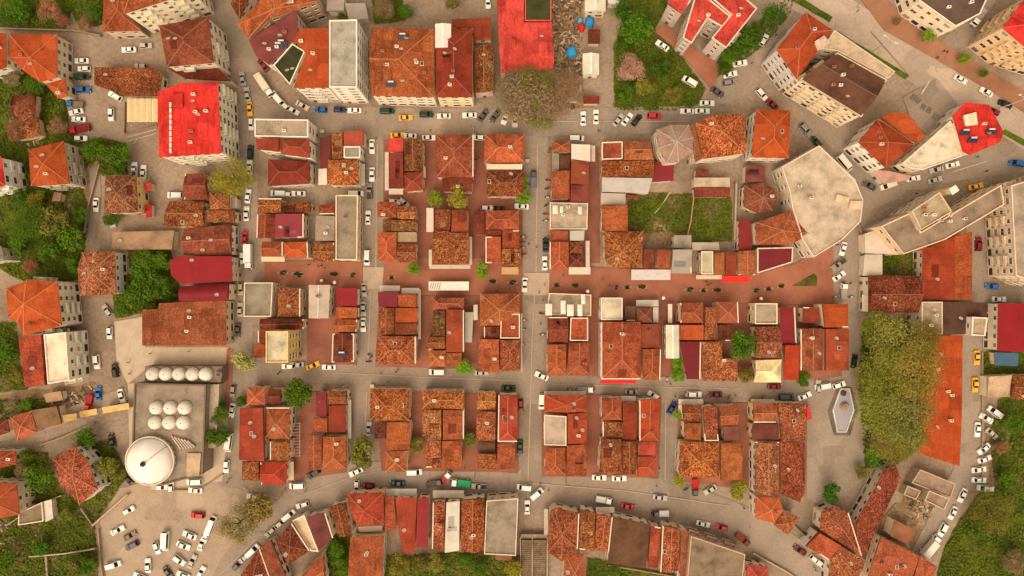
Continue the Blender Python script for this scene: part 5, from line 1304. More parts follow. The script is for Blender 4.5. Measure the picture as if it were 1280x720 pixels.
# ------------------------------------------------------------------ trees and planting
def crown_mesh(name, seed, leaves, blobs, size=.11, flat=.75, spread=.62, bare=False):
    """unit crown (radius about 1): leaf-sized faces spread through overlapping clumps"""
    rng = random.Random(seed); v = []; f = []; tone = []
    cl = []
    for b in range(blobs):
        a = rng.uniform(0, 2*math.pi); r = spread*math.sqrt(rng.random()); s = rng.uniform(.26, .46)
        cl.append((r*math.cos(a), r*math.sin(a), rng.uniform(-.25, .45)*flat, s, rng.random()))
    for _ in range(leaves):
        c = rng.choice(cl); u = Vector((rng.gauss(0,1), rng.gauss(0,1), rng.gauss(0,1))).normalized()
        rr = c[3]*(rng.random()**.4)*1.05
        p = Vector((c[0], c[1], c[2]))+Vector((u.x*rr, u.y*rr, u.z*rr*flat))
        n = (u+Vector((rng.gauss(0,.5), rng.gauss(0,.5), rng.gauss(.45,.5)))).normalized()
        t = n.cross(Vector((rng.random()-.5, rng.random()-.5, rng.random()-.5))).normalized(); w = n.cross(t)
        s = size*rng.uniform(.6, 1.35); s2 = s*(.16 if bare else .62)
        i = len(v); v += [tuple(p-t*s*.5), tuple(p+w*s2*.5), tuple(p+t*s*.5), tuple(p-w*s2*.5)]; f.append((i, i+1, i+2, i+3))
        q = min(1, max(0, .5*c[4]+.5*rng.random())); tone += [q]*4
    me = bpy.data.meshes.new(name); me.from_pydata(v, [], f); me.materials.append(MATS['leaf'])
    at = me.attributes.new('tone', 'FLOAT', 'POINT'); at.data.foreach_set('value', tone)
    me.update(); return me
CROWNS = [crown_mesh('crown', 11+i, 2600, 12+i*2, .12) for i in range(4)]
SHRUBS = [crown_mesh('foliage', 41+i, 520, 7, .2, .6) for i in range(3)]
BARES = [crown_mesh('crown', 61+i, 3600, 16, .16, .7, .7, True) for i in range(2)]
BIG = [crown_mesh('crown', 71+i, 7000, 42, .05, .6, .82) for i in range(2)]
TWIG = crown_mesh('crown', 81, 12000, 34, .075, .6, .74, True)
def trunk_mesh(seed, branches=5):
    rng = random.Random(seed); mb = MB(); mb.tube([(0,0,-.05),(.02,0,.5),(-.02,.03,1.0)], [.07,.055,.04], 'bark', 7)
    for b in range(branches):
        a = b*2*math.pi/branches+rng.uniform(-.3,.3); z = rng.uniform(.6, .95); r = rng.uniform(.35, .55)
        mb.tube([(0,0,z),(r*.5*math.cos(a),r*.5*math.sin(a),z+.2),(r*math.cos(a),r*math.sin(a),z+.55)], [.04,.025,.01], 'bark', 5)
    return mb.mesh('trunk')
TRUNKS = [trunk_mesh(s) for s in range(3)]
GREENS = {'green': (.07,.135,.006), 'bright': (.15,.26,.01), 'yellow': (.23,.245,.018), 'olive': (.17,.15,.02), 'pale': (.36,.29,.09), 'dark': (.05,.095,.006), 'pink': (.36,.22,.15), 'brown': (.24,.17,.08), 'rust': (.30,.12,.06), 'gold': (.22,.195,.034)}
TW = {'green': 'leafy green tree', 'bright': 'fresh bright green tree', 'yellow': 'yellow-green tree', 'olive': 'olive-green tree', 'pale': 'thin pale tree', 'dark': 'dark green tree', 'pink': 'bare pinkish tree', 'brown': 'bare brown tree', 'rust': 'bare rust-brown tree', 'gold': 'golden olive tree'}
TREES = [ # place, [(x, y, radius px, colour)]
 ('beside the pedestrian street', [(604,338,12,'bright'),(517,335,10,'bright')]),
 ('by the lower cross street', [(375,492,21,'green'),(581,462,12,'bright'),(306,450,16,'pale'),(848,452,10,'bright'),(848,470,10,'bright'),(848,520,8,'bright'),(1006,474,11,'green')]),
 ('in the block facing the triangle bed', [(928,431,19,'green'),(931,469,12,'olive')]),
 ('beside the vivid red block', [(291,222,26,'yellow')]),
 ('in the block north of the pergola', [(657,228,8,'bright'),(655,246,11,'bright'),(544,247,12,'yellow'),(576,246,16,'yellow')]),
 ('north of the south curve', [(455,566,22,'olive'),(520,556,11,'olive'),(587,548,10,'olive'),(851,600,10,'yellow'),(925,613,14,'yellow'),(296,656,24,'gold'),(326,634,20,'gold')]),
 ('along the mosque east wall', [(274,517,13,'green'),(272,543,16,'green'),(276,505,8,'green'),(301,502,8,'green')]),
 ('beside the fountain square', [(1089,570,15,'green'),(1041,616,14,'dark'),(1076,590,9,'olive')]),
 ('in the north park', [(798,36,22,'green'),(780,12,15,'dark'),(776,56,12,'green'),(828,86,13,'dark'),(786,84,19,'pink'),(806,112,14,'olive'),(782,116,14,'green'),(842,118,12,'olive'),(931,48,21,'dark'),(966,20,14,'dark'),(948,34,10,'green'),(912,70,12,'green'),(905,88,9,'dark')]),
 ('on the northeast roadside pavement', [(1160,47,10,'bright'),(1206,74,9,'bright'),(1229,92,6,'green'),(1121,26,6,'olive')]),
 ('above the northwest house with yellow walls', [(118,188,14,'green'),(138,190,16,'green'),(152,192,14,'green'),(148,206,12,'dark'),(140,276,11,'dark'),(74,156,12,'brown'),(172,262,9,'brown')]),
 ('on the northwest hill', [(24,12,15,'green'),(10,22,12,'dark'),(62,14,16,'rust'),(80,26,9,'rust'),(104,30,12,'brown'),(122,12,14,'dark'),(32,135,18,'rust'),(20,164,14,'rust'),(46,106,13,'green'),(14,98,12,'brown')]),
 ('on the west slope gardens', [(34,278,24,'green'),(70,276,20,'olive'),(90,296,20,'green'),(20,310,14,'green'),(62,316,17,'green'),(100,268,12,'green'),(24,246,11,'green'),(48,250,12,'olive'),(94,332,12,'green'),(40,332,10,'rust')]),
 ('beside the maroon barrel hall', [(182,326,16,'green'),(202,330,14,'green'),(172,346,16,'green'),(196,356,18,'green'),(166,372,16,'green'),(186,380,14,'dark'),(150,384,10,'green'),(214,370,8,'dark')]),
 ('on the southwest slope', [(8,440,15,'green'),(18,468,11,'olive'),(8,476,10,'brown'),(50,598,19,'green'),(34,570,11,'green'),(133,580,16,'olive'),(150,592,9,'olive'),(108,548,14,'green'),(52,684,12,'green'),(10,702,16,'green'),(90,710,15,'olive'),(110,706,12,'green'),(26,588,12,'brown'),(32,504,9,'green'),(12,506,8,'brown'),(84,644,9,'olive')]),
 ('south of the curve roofs', [(643,709,13,'yellow'),(422,684,12,'green'),(424,706,13,'green'),(500,704,14,'olive'),(524,704,12,'olive'),(548,702,12,'olive'),(582,702,12,'green'),(600,712,10,'green'),(770,714,8,'green')]),
 ('in the southeast meadow', [(1240,640,26,'olive'),(1262,600,15,'green'),(1264,530,13,'green'),(1226,662,14,'green'),(1268,700,16,'brown'),(1250,560,10,'rust')]),
 ('behind the north apartments', [(482,12,14,'brown'),(508,14,11,'green'),(428,20,7,'green'),(565,6,9,'olive')])]
def build_trees():
    k = 0
    for place, ts in TREES:
        for x, y, r, c in ts:
            k += 1; rng = random.Random(k*13)
            R = r*S*1.12; zc = min(max(R*1.2, 2.4), 7.5)
            px, py = P(x, y, zc)
            bare = c in ('pink', 'brown', 'rust')
            t = thing('tree', 'tree', (px, py, .02), TW[c], place, 'trees of the town', rng.uniform(0, 6.28))
            me = (BARES if bare else (BIG if r >= 24 else CROWNS))[k % 2 if (bare or r >= 24) else k % 4]
            col = tuple(q*rng.uniform(.85, 1.15) for q in GREENS[c])
            o = link('crown', me, t, (0, 0, zc), col, 0); o.scale = (R, R*rng.uniform(.88, 1.05), R*.85)
            o = link('trunk', TRUNKS[k % 3], t, (0, 0, 0), None, 0); o.scale = (R*.9, R*.9, zc*.92)
    # the great spreading tree and the twiggy one by the red hall
    def great(parts, look, place):
        cx = sum(p[0] for p in parts)/len(parts); cy = sum(p[1] for p in parts)/len(parts)
        bx, by = P(cx, cy, 6)
        t = thing('tree', 'tree', (bx, by, .02), look, place)
        mb = MB(); mb.tube([(0,0,-.05),(.1,0,2.5),(0,.1,4.5)], [.75,.6,.45], 'bark', 10); tr = mb.obj('trunk', t)
        for i, (x, y, r, zc, c, me) in enumerate(parts):
            px, py = P(x, y, zc); rng = random.Random(i+int(x))
            o = link('crown', me, t, (px-bx, py-by, zc), tuple(q*rng.uniform(.85, 1.15) for q in GREENS[c]), rng.uniform(0, 6.28)); R = r*S*1.12; o.scale = (R, R, R*.62)
            m2 = MB(); m2.tube([(0,0,3.6),((px-bx)*.5,(py-by)*.5,zc-1.5),((px-bx)*.95,(py-by)*.95,zc)], [.4,.26,.1], 'bark', 7); m2.obj('limb', t)
    great([(1122,432,36,9,'gold',BIG[0]),(1108,470,34,10,'olive',BIG[1]),(1145,465,33,10.5,'gold',BIG[0]),(1098,515,28,8.5,'gold',BIG[1]),(1132,520,34,10,'gold',BIG[0]),(1112,552,24,8,'gold',BIG[1]),(1095,410,20,7,'olive',BIG[0]),(1158,420,20,8.5,'olive',BIG[1]),(1150,440,18,9.5,'gold',BIG[0]),(1085,480,16,7,'olive',BIG[1]),(1140,550,18,8,'gold',BIG[0])],
          'huge spreading golden-olive tree overhanging the long orange roof', '')
    great([(650,122,30,8,'brown',TWIG),(690,120,30,8.5,'brown',TWIG),(670,108,26,9.5,'olive',TWIG),(672,138,28,7.5,'olive',TWIG),(645,105,20,8,'brown',TWIG),(704,105,18,8,'brown',TWIG),(668,122,34,8.8,'brown',BARES[0])],
          'wide twiggy brown tree at the foot of the coral red hall', '')
    # undergrowth on the slopes: nobody could count it
    rng = random.Random(5); regs = []
    for pts, mt in LAWNS:
        xs = [p[0] for p in pts]; ys = [p[1] for p in pts]; regs.append((pts, min(xs), min(ys), max(xs), max(ys), mt))
    v = []; f = []; tone = []
    feet = [f_[1] for f_ in FOOT]
    for pts, x0, y0, x1, y1, mt in regs:
        n = int((x1-x0)*(y1-y0)*1.0)
        clumps = [(rng.uniform(x0, x1), rng.uniform(y0, y1), rng.uniform(3, 13), rng.random()) for _ in range(max(4, int((x1-x0)*(y1-y0)/140)))]
        for _ in range(n):
            if rng.random() < .75:
                c = rng.choice(clumps); x = rng.gauss(c[0], c[2]*.5); y = rng.gauss(c[1], c[2]*.5); hz = rng.random()*c[2]*.09; tn = c[3]
            else: x = rng.uniform(x0, x1); y = rng.uniform(y0, y1); hz = rng.random()*.25; tn = rng.random()
            if not inside(x, y, pts) or not (-10 < x < 1290 and -10 < y < 730): continue
            px, py = P(x, y, 0)
            s = rng.uniform(.18, .5); a = rng.uniform(0, 6.28); ca, sa = math.cos(a)*s, math.sin(a)*s; tl = rng.uniform(-.2, .2)
            i = len(v); z = .14+hz
            v += [(px-ca, py-sa, z), (px+sa*.5, py-ca*.5, z+tl), (px+ca, py+sa, z+.05), (px-sa*.5, py+ca*.5, z-tl)]; f.append((i, i+1, i+2, i+3))
            q = min(1, max(0, tn*.6+rng.random()*.4)); tone += [q]*4
    me = bpy.data.meshes.new('undergrowth'); me.from_pydata(v, [], f); me.materials.append(MATS['leaf'])
    at = me.attributes.new('tone', 'FLOAT', 'POINT'); at.data.foreach_set('value', tone); me.update()
    o = link('undergrowth', me, None, (0,0,0), (.09,.115,.01)); o['kind'] = 'stuff'
    # junk and rubble strewn over the bare yards
    mb = MB(); yards = [[(690,0),(728,0),(726,110),(715,145),(694,88)], [(10,150),(30,122),(58,132),(60,172),(40,188),(14,176)], [(60,500),(120,480),(120,498),(80,512)], [(1132,620),(1158,604),(1172,640),(1140,662)], [(-5,648),(60,655),(64,688),(0,690)], [(943,379),(971,379),(971,405),(943,405)]]
    for yi, yd in enumerate(yards[:5]):
        xs = [p[0] for p in yd]; ys = [p[1] for p in yd]
        for _ in range(int((max(xs)-min(xs))*(max(ys)-min(ys))*.07)):
            x = rng.uniform(min(xs), max(xs)); y = rng.uniform(min(ys), max(ys))
            if not inside(x, y, yd): continue
            px, py = P(x, y, 0); l = rng.uniform(.2, 2.0); w = rng.uniform(.1, .5)
            M = Matrix.Translation((px, py, .08)) @ Matrix.Rotation(rng.uniform(0, 6.28), 4, 'Z') @ Matrix.Rotation(rng.uniform(-.2, .2), 4, 'X')
            mb.box(-l/2, -w/2, 0, l/2, w/2, rng.uniform(.08, .4), rng.choice(['wood', 'bark', 'wood', 'gutter_stone', 'plaza_stone', 'dark_metal']), M)
    o = mb.obj('scrap_debris', None); o['kind'] = 'stuff'
# ------------------------------------------------------------------ mosque, fountain, street furniture, people
STONE = (.42,.34,.255); LEAD = (.66,.59,.50)
def dome_prof(r, hgt, n=9): return [(r*math.cos(math.pi/2*i/n), hgt*math.sin(math.pi/2*i/n)) for i in range(n)]+[(.02*r, hgt)]
def mosque():
    hb = 7.5
    c = P(212, 535, hb); root = thing('mosque', 'mosque', (c[0], c[1], 0), 'stone mosque with one great white dome and two rows of small domes', '')
    L = lambda x, y, h: (P(x, y, h)[0]-c[0], P(x, y, h)[1]-c[1])
    def poly(pts, h):
        w = [L(x, y, h) for x, y in pts]
        if sum(w[i][0]*w[(i+1) % len(w)][1]-w[(i+1) % len(w)][0]*w[i][1] for i in range(len(w))) < 0: w.reverse()
        return w
    hall = poly([(169,479),(258,481),(254,592),(204,606),(166,560)], hb)
    mb = MB(); mb.prism(hall, 0, hb, 'wall_paint', bottom=False, topmat='concrete'); mb.obj('prayer_hall', root, color=(.25,.195,.145))
    o1 = inset(hall, -.1); o2 = inset(hall, .35); mb = MB()
    for i in range(len(hall)):
        j = (i+1) % len(hall); mb.prism([o1[i], o1[j], o2[j], o2[i]], hb-.3, hb+.5, 'wall_paint')
    mb.obj('parapet', root, color=(.17,.115,.08))
    port = poly([(181,458),(278,458),(276,478),(181,478)], 5.4)
    mb = MB(); mb.prism(port, 0, 5.4, 'wall_paint', bottom=False, topmat='concrete'); mb.obj('portico', root, color=(.19,.135,.095))
    side = poly([(260,481),(274,480),(270,560),(257,560)], 4.6)
    mb = MB(); mb.prism(side, 0, 4.6, 'wall_paint', bottom=False, topmat='concrete'); mb.obj('side_aisle', root, color=(.42,.33,.25))
    annex = poly([(239,564),(256,564),(254,592),(238,593)], 5.2)
    mb = MB(); mb.prism(annex, 5.5, 8.1, 'wall_paint', topmat='concrete'); mb.obj('annex', root, color=(.45,.31,.19))
    dm = MB(); r = 2.05
    dm.lathe([(r*1.02,0),(r*1.02,.55),(r,.6)]+[(a, .6+b) for a, b in dome_prof(r, 1.75)], 'sheet_metal', 12); dmesh = dm.mesh('small_dome', smooth=False)
    fm = MB(); fm.lathe([(.1,0),(.18,.25),(.08,.5),(.12,.7),(.02,1.2)], 'dark_metal', 8); fmesh = fm.mesh('finial', smooth=True)
    for x, y, h in [(190+16.6*i, 468, 5.4) for i in range(5)]+[(194.6+17.6*i, 510, hb) for i in range(3)]+[(193+17.6*i, 528.6, hb) for i in range(3)]:
        p = L(x, y, h+1); d = link('small_dome', dmesh, root, (*p, h+.002), LEAD); link('finial', fmesh, d, (0,0,2.3)).scale = (.7,.7,.6)
    # drum, great dome
    p = L(187.5, 576, 9)
    R = 7.35
    mb = MB(); mb.lathe([(R-.25,0),(R-.25,8.5),(R+.05,8.6),(R+.05,9.4),(R-.3,9.4),(R-.35,8.9)], 'wall_paint', 40); dr = mb.obj('drum', root, (*p, 0), (.60,.51,.40))
    mb = MB(); mb.lathe([(R-.5,8.8)]+[(a, 8.85+b) for a, b in dome_prof(R-.5, 4.2, 12)], 'sheet_metal', 48); gd = mb.obj('great_dome', root, (*p, 0), (.78,.72,.65), smooth=True)
    f2 = link('finial', fmesh, gd, (0,0,13.0)); f2.scale = (4.5, 4.5, 1.6)
    mb = MB(); an = math.radians(40)
    for i in range(8):
        t0 = i/8*math.pi/2; t1 = (i+1)/8*math.pi/2; q = lambda t: Vector(((R-.4)*math.cos(t)*math.cos(an), (R-.45)*math.cos(t)*math.sin(an), 8.9+4.22*math.sin(t)))
        mb.bar(q(t0), q(t1), .1, .06, 'dark_metal')
    mb.obj('lightning_cable', gd)
    for i in range(28):
        a = 2*math.pi*i/28; mb = MB(); mb.box(R-.28, -.32, 7.65, R-.2, .32, 8.35, 'glass', Matrix.Rotation(a, 4, 'Z')); mb.obj('drum_window', dr)
    # stepped buttress slabs between drum and hall
    for i in range(6):
        a0 = L(214+i*4, 545+i*1.2, 8.3); a1 = L(226+i*3.4, 562-i*.6, 8.3)
        mb = MB(); mb.bar((*a0, 7.95), (*a1, 7.95), .35, .7, 'wall_paint'); mb.obj('buttress', root, color=(.5,.4,.3))
    for i in range(5):
        a0 = L(206+i*4, 606-i*3.5, 4); a1 = L(222+i*3, 596-i*4, 4)
        mb = MB(); mb.bar((*a0, 2.4), (*a1, 2.4), .5, 4.8, 'wall_paint'); mb.obj('buttress', root, color=(.56,.44,.33))
    for k in range(7):
        w = L(262.4-.45*k, 490+k*13, 2); pass
    mb = MB()
    m = L(268, 469, 5.4); d = link('chimney', CHIM, root, (*L(274,468,6), 5.9), (.2,.15,.1)); d.scale = (2,2,.8)
def fountain():
    c = P(1053, 514); root = thing('fountain_pool', 'fountain', (c[0], c[1], .02), 'coffin-shaped pool with white rim on grey stone plinth', 'in the square')
    L = lambda pts: [(P(x, y)[0]-c[0], P(x, y)[1]-c[1]) for x, y in pts]
    def ccw(w): return w if sum(w[i][0]*w[(i+1) % len(w)][1]-w[(i+1) % len(w)][0]*w[i][1] for i in range(len(w))) > 0 else w[::-1]
    outer = ccw(L([(1046,484),(1064,484),(1072,512),(1062,544),(1042,544),(1034,514)])); rim = ccw(L([(1049,485),(1061,485),(1066.5,512),(1057,540),(1045,540),(1039.5,512)]))
    mb = MB(); mb.prism(outer, 0, .35, 'concrete'); mb.obj('plinth', root, color=(.13,.115,.085))
    ri = inset(rim, .35); mb = MB()
    for i in range(6): mb.prism([rim[i], rim[(i+1) % 6], ri[(i+1) % 6], ri[i]], .352, .85, 'concrete')
    mb.obj('rim', root, color=(.62,.55,.47))
    mb = MB(); mb.prism(inset(rim, .36), .352, .6, 'water'); mb.obj('water_surface', root)
    f = P(1054, 507); mb = MB(); mb.lathe([(1.5,0),(1.3,.2),(.5,.35),(.3,1.0),(.9,1.15),(.85,1.2),(.1,1.1),(.05,1.8)], 'concrete', 14); mb.obj('spout_bowl', root, (f[0]-c[0], f[1]-c[1], .602), (.30,.21,.14))
    s = P(1053, 491); mb = MB(); mb.lathe([(.95,0),(.9,.25),(.3,.3)], 'concrete', 12); mb.obj('stepping_stone', root, (s[0]-c[0], s[1]-c[1], .602), (.1,.075,.05))
def pergola():
    x0, y0, x1, y1 = 536, 352, 586, 363; z = 3.2
    c = P(561, 357.5, z); root = thing('pergola', 'pergola', (c[0], c[1], .1), 'long white canopy pergola on the brick pedestrian street', '')
    w = (x1-x0)*S/2*.99; d = (y1-y0)*S/2
    mb = MB(); seg = 10
    for i in range(seg):
        a = -w+2*w*i/seg; b = -w+2*w*(i+1)/seg
        mb.box(a+.01, -d, z-.1+.05*(i % 2), b-.01, d, z+.02+.05*(i % 2), 'cloth')
    mb.obj('canopy', root, color=(.70,.63,.54))
    for sx in (-w+.2, -w/3, w/3, w-.2):
        for sy in (-d+.15, d-.15):
            mb = MB(); mb.bar((sx,sy,0),(sx,sy,z-.12),.12,.12,'white_trim'); mb.obj('post', root)
    mb = MB()
    for i in range(5): mb.bar((-w+.3+.7*i,-d+.3,z+.1),(-w+.9+.7*i,d-.4,z+.12),.16,.05,'dark_metal')
    mb.obj('vine_stain', root)
def planters():
    lst = [(354,341,14,0),(372,342,14,0),(418,343,14,0),(441,344,10,0),(490,347,10,0),(616,352,12,0),(640,353,14,0),(696,356,12,0),(719,357,11,0),(770,359,6,0),(784,359,11,0),(802,359,13,0),(861,362,13,0),(879,363,10,0),(896,363,12,0),(944,363,11,0),(960,361,12,-6),(976,358,10,-8),(375,344,10,0),(1100,330,8,0)]
    for i, (x, y, l, a) in enumerate(lst):
        px, py = P(x, y); t = thing('planter', 'planter', (px, py, .11), 'narrow planter of clipped dark shrubs', 'on the pedestrian street' if i < 19 else 'in the walled garden court', 'shrub planters', math.radians(-a))
        w = l*S/2; mb = MB(); mb.box(-w, -.42, 0, w, .42, .4, 'concrete'); mb.obj('trough', t, color=(.3,.2,.14))
        o = link('shrub', SHRUBS[i % 3], t, (0,0,.6), (.03,.045,.008)); o.scale = (w*1.02, .75, .7)
def lamps():
    for x, y, place in ((1088,66,'on the main road median strip'),(1248,136,'on the main road near the red roof')):
        px, py = P(x, y); t = thing('street_lamp', 'street lamp', (px, py, .02), 'tall grey double-armed street lamp', place, 'street lamps')
        mb = MB(); mb.tube([(0,0,0),(0,0,6),(0,0,12)], [.16,.12,.08], 'white_trim', 8); mb.obj('pole', t)
        for s in (-1, 1):
            mb = MB(); mb.tube([(0,0,11.8),(s*.8*.84,-s*.8*.53,12.2),(s*1.8*.84,-s*1.8*.53,12.3)], [.06,.05,.05], 'white_trim', 6); a = mb.obj('arm', t)
            mb = MB(); mb.box(-.4,-.18,-.08,.4,.18,.1,'white_trim'); mb.obj('lamp_head', a, (s*2.1*.84,-s*2.1*.53,12.3))
    for i, (x, y) in enumerate(((406,351),(422,353),(826,372),(946,373),(733,364))):
        px, py = P(x, y); t = thing('street_lamp', 'street lamp', (px, py, .11), 'short lamp post with white globe', 'on the pedestrian street', 'street lamps')
        mb = MB(); mb.tube([(0,0,0),(0,0,3.4)], [.08,.06], 'dark_metal', 8); p = mb.obj('pole', t)
        mb = MB(); mb.lathe([(.12,3.4),(.45,3.6),(.55,3.9),(.45,4.2),(.1,4.35)], 'lamp_glass', 12); mb.obj('globe', t, smooth=True)
    for i, (x, y) in enumerate(((642,457),(577,487),(408,497),(452,165),(593,165),(1007,470),(437,479),(537,484),(707,598),(594,592),(675,604),(357,612))):
        px, py = P(x, y); t = thing('utility_pole', 'pole', (px, py, .06), 'slim concrete utility pole', 'at a street corner', 'utility poles')
        mb = MB(); mb.tube([(0,0,0),(0,0,8.5)], [.16,.1], 'gutter_stone', 8); mb.obj('post', t)
        mb = MB(); mb.box(-.8,-.06,7.9,.8,.06,8.05,'dark_metal'); mb.obj('crossarm', t)
def motorcycles():
    root = bpy.data.objects.new('motorcycle', None); COL.objects.link(root)
    mb = MB(); ring_body(mb, [(outline(-.5,.45,.16,.1), .4), (outline(-.55,.5,.22,.12), .65), (outline(-.2,.42,.18,.1), .95)], 'car_paint'); mb.obj('body', root, color=(.4,.03,.03))
    mb = MB(); mb.box(-.75,-.15,.72,-.21,.15,.84,'tyre'); mb.obj('seat', root)
    mb = MB(); mb.bar((.5,-.36,1.05),(.5,.36,1.05),.05,.05,'dark_metal'); mb.bar((.52,0,.5),(.48,0,1.05),.06,.06,'dark_metal'); mb.obj('handlebar', root)
    for sx in (-.65, .68): link('wheel', WHEEL, root, (sx, 0, .33)).scale = (.95, .55, .95)
    spots = [(654,296,'w'),(653,303,'w'),(654,310,'w'),(655,318,'w'),(685,226,'e'),(684,236,'e'),(684,247,'e'),(683,257,'e'),(682,268,'e'),(682,276,'e'),(655,400,'w'),(654,412,'w'),(653,430,'w'),(677,392,'e'),(678,418,'e'),(463,444,'m'),(461,452,'m'),(833,474,'l'),(497,463,'l'),(712,487,'l'),(952,496,'l'),(910,496,'l'),(386,631,'c'),(857,611,'c'),(660,233,'w'),(590,195,'g'),(597,200,'g'),(1063,371,'r'),(1043,371,'r')]
    pl = {'w': 'on the west kerb of the central street', 'e': 'on the east kerb of the central street', 'm': 'on the middle street', 'l': 'on the lower cross street', 'c': 'on the south curve', 'g': 'in the alley north of the pergola', 'r': 'by the round concrete hall'}
    for i, (x, y, q) in enumerate(spots):
        r = root if i == 0 else copy_tree(root); rng = random.Random(i)
        c = rng.choice([(.5,.48,.45),(.35,.03,.03),(.03,.03,.03),(.5,.48,.45)])
        for ch in r.children:
            if ch.name.startswith('body'): ch.color = (*c, 1)
        px, py = P(x, y); thing(None, 'motorcycle', (px, py, .10), 'parked motorcycle', pl[q], 'motorcycles along the kerbs', rng.uniform(-.5, .5)+(0 if q != 'l' else 1.2), r)
def person_mesh(seed, stride):
    """one continuous body grown from a skeleton"""
    J = [(0,0,.95),(0,0,1.2),(0,0,1.42),(.01,0,1.52),(.02,0,1.66),(.01,0,1.78),
         (0,.17,1.40),(stride*-.25,.25,1.12),(stride*.1-.05,.26,.86),(0,-.17,1.40),(stride*.25,-.25,1.12),(stride*.3+.05,-.26,.86),
         (0,.1,.88),(stride*.22,.11,.5),(stride*.3,.11,.08),(stride*.3+.18,.12,.05),(0,-.1,.88),(-stride*.1,-.11,.5),(-stride*.35,-.11,.08),(-stride*.35+.18,-.12,.05)]
    E = [(0,1),(1,2),(2,3),(3,4),(4,5),(2,6),(6,7),(7,8),(2,9),(9,10),(10,11),(0,12),(12,13),(13,14),(14,15),(0,16),(16,17),(17,18),(18,19)]
    Rr = [.15,.15,.15,.06,.105,.085,.075,.05,.04,.075,.05,.04,.095,.065,.045,.045,.095,.065,.045,.045]
    me = bpy.data.meshes.new('skeleton'); me.from_pydata(J, E, []); o = bpy.data.objects.new('skeleton', me); COL.objects.link(o)
    sk = o.modifiers.new('Skin', 'SKIN'); ss = o.modifiers.new('Sub', 'SUBSURF'); ss.levels = 1; ss.render_levels = 1
    for i, r in enumerate(Rr): me.skin_vertices[0].data[i].radius = (r, r*(1.15 if i < 3 else 1))
    me.skin_vertices[0].data[0].use_root = True
    dg = bpy.context.evaluated_depsgraph_get(); dg.update(); m = bpy.data.meshes.new_from_object(o.evaluated_get(dg))
    bpy.data.objects.remove(o); m.name = 'person'
    m.materials.clear()
    for q in ('trousers', 'jacket', 'skin', 'hair'): m.materials.append(MATS[q])
    for p in m.polygons:
        c = p.center; hand = abs(c.y) > .2 and c.z < .93
        p.material_index = 0 if c.z < .93 and not hand else 2 if hand or (1.5 < c.z < 1.72 and c.x > -.02) else 3 if c.z > 1.58 else 1
        p.use_smooth = True
    return m
def people():
    plain_mat('trousers', (.05,.05,.06), .9); plain_mat('skin', (.42,.24,.15), .7); plain_mat('hair', (.03,.02,.015), .8); plain_mat('jacket', None, .9)
    ms = [person_mesh(0, .0), person_mesh(1, 1.0), person_mesh(2, .6)]
    cols = {'black': (.03,.03,.03), 'grey': (.2,.18,.17), 'white': (.6,.55,.5), 'dark red': (.25,.03,.03), 'navy': (.03,.05,.13), 'brown': (.14,.08,.05)}
    sp = [('on the pedestrian street', [(398,333,'black'),(402,332,'navy'),(406,335,'grey'),(386,331,'black'),(621,364,'black'),(885,356,'black'),(889,355,'brown'),(883,352,'navy'),(1011,348,'grey'),(747,357,'white'),(762,357,'grey'),(753,349,'brown'),(704,345,'dark red')]),
     ('on the central street', [(661,305,'black'),(671,309,'navy'),(681,356,'black'),(674,366,'grey'),(679,375,'brown'),(676,405,'black'),(656,200,'black'),(658,298,'grey'),(687,186,'black'),(686,190,'navy')]),
     ('on the upper cross street', [(748,163,'black'),(750,165,'grey'),(538,163,'black'),(596,167,'navy'),(470,173,'black')]),
     ('on the lower cross street', [(348,467,'black'),(350,465,'brown'),(838,480,'black'),(844,496,'grey'),(919,494,'black'),(476,466,'navy'),(463,447,'black'),(710,486,'black')]),
     ('on the south curve', [(382,613,'black'),(284,603,'black'),(287,598,'brown'),(581,585,'black'),(686,613,'grey'),(824,585,'black'),(930,635,'black'),(1020,713,'black'),(1018,709,'navy'),(821,608,'grey')]),
     ('around the north park', [(970,44,'black'),(940,79,'brown'),(775,16,'black'),(776,20,'navy')]),
     ('on the northeast roadside pavement', [(1180,64,'black'),(1184,65,'brown'),(1172,72,'black'),(1072,14,'grey')]),
     ('on the street below the wedge block', [(1146,242,'black'),(1222,196,'grey'),(1233,214,'black')]),
     ('on the mosque plaza', [(160,453,'brown'),(162,467,'brown'),(188,442,'black'),(236,439,'grey')]),
     ('by the round concrete hall', [(1047,306,'black'),(1063,354,'black'),(1075,316,'navy')])]
    i = 0
    for place, ps in sp:
        for x, y, c in ps:
            px, py = P(x, y, .9); o = link('person', ms[i % 3], None, (px, py, .11), cols[c]); 
            thing(None, 'person', (px, py, .11), f'person in {c} jacket', place, 'people in the streets', random.uniform(0, 6.28), o); i += 1
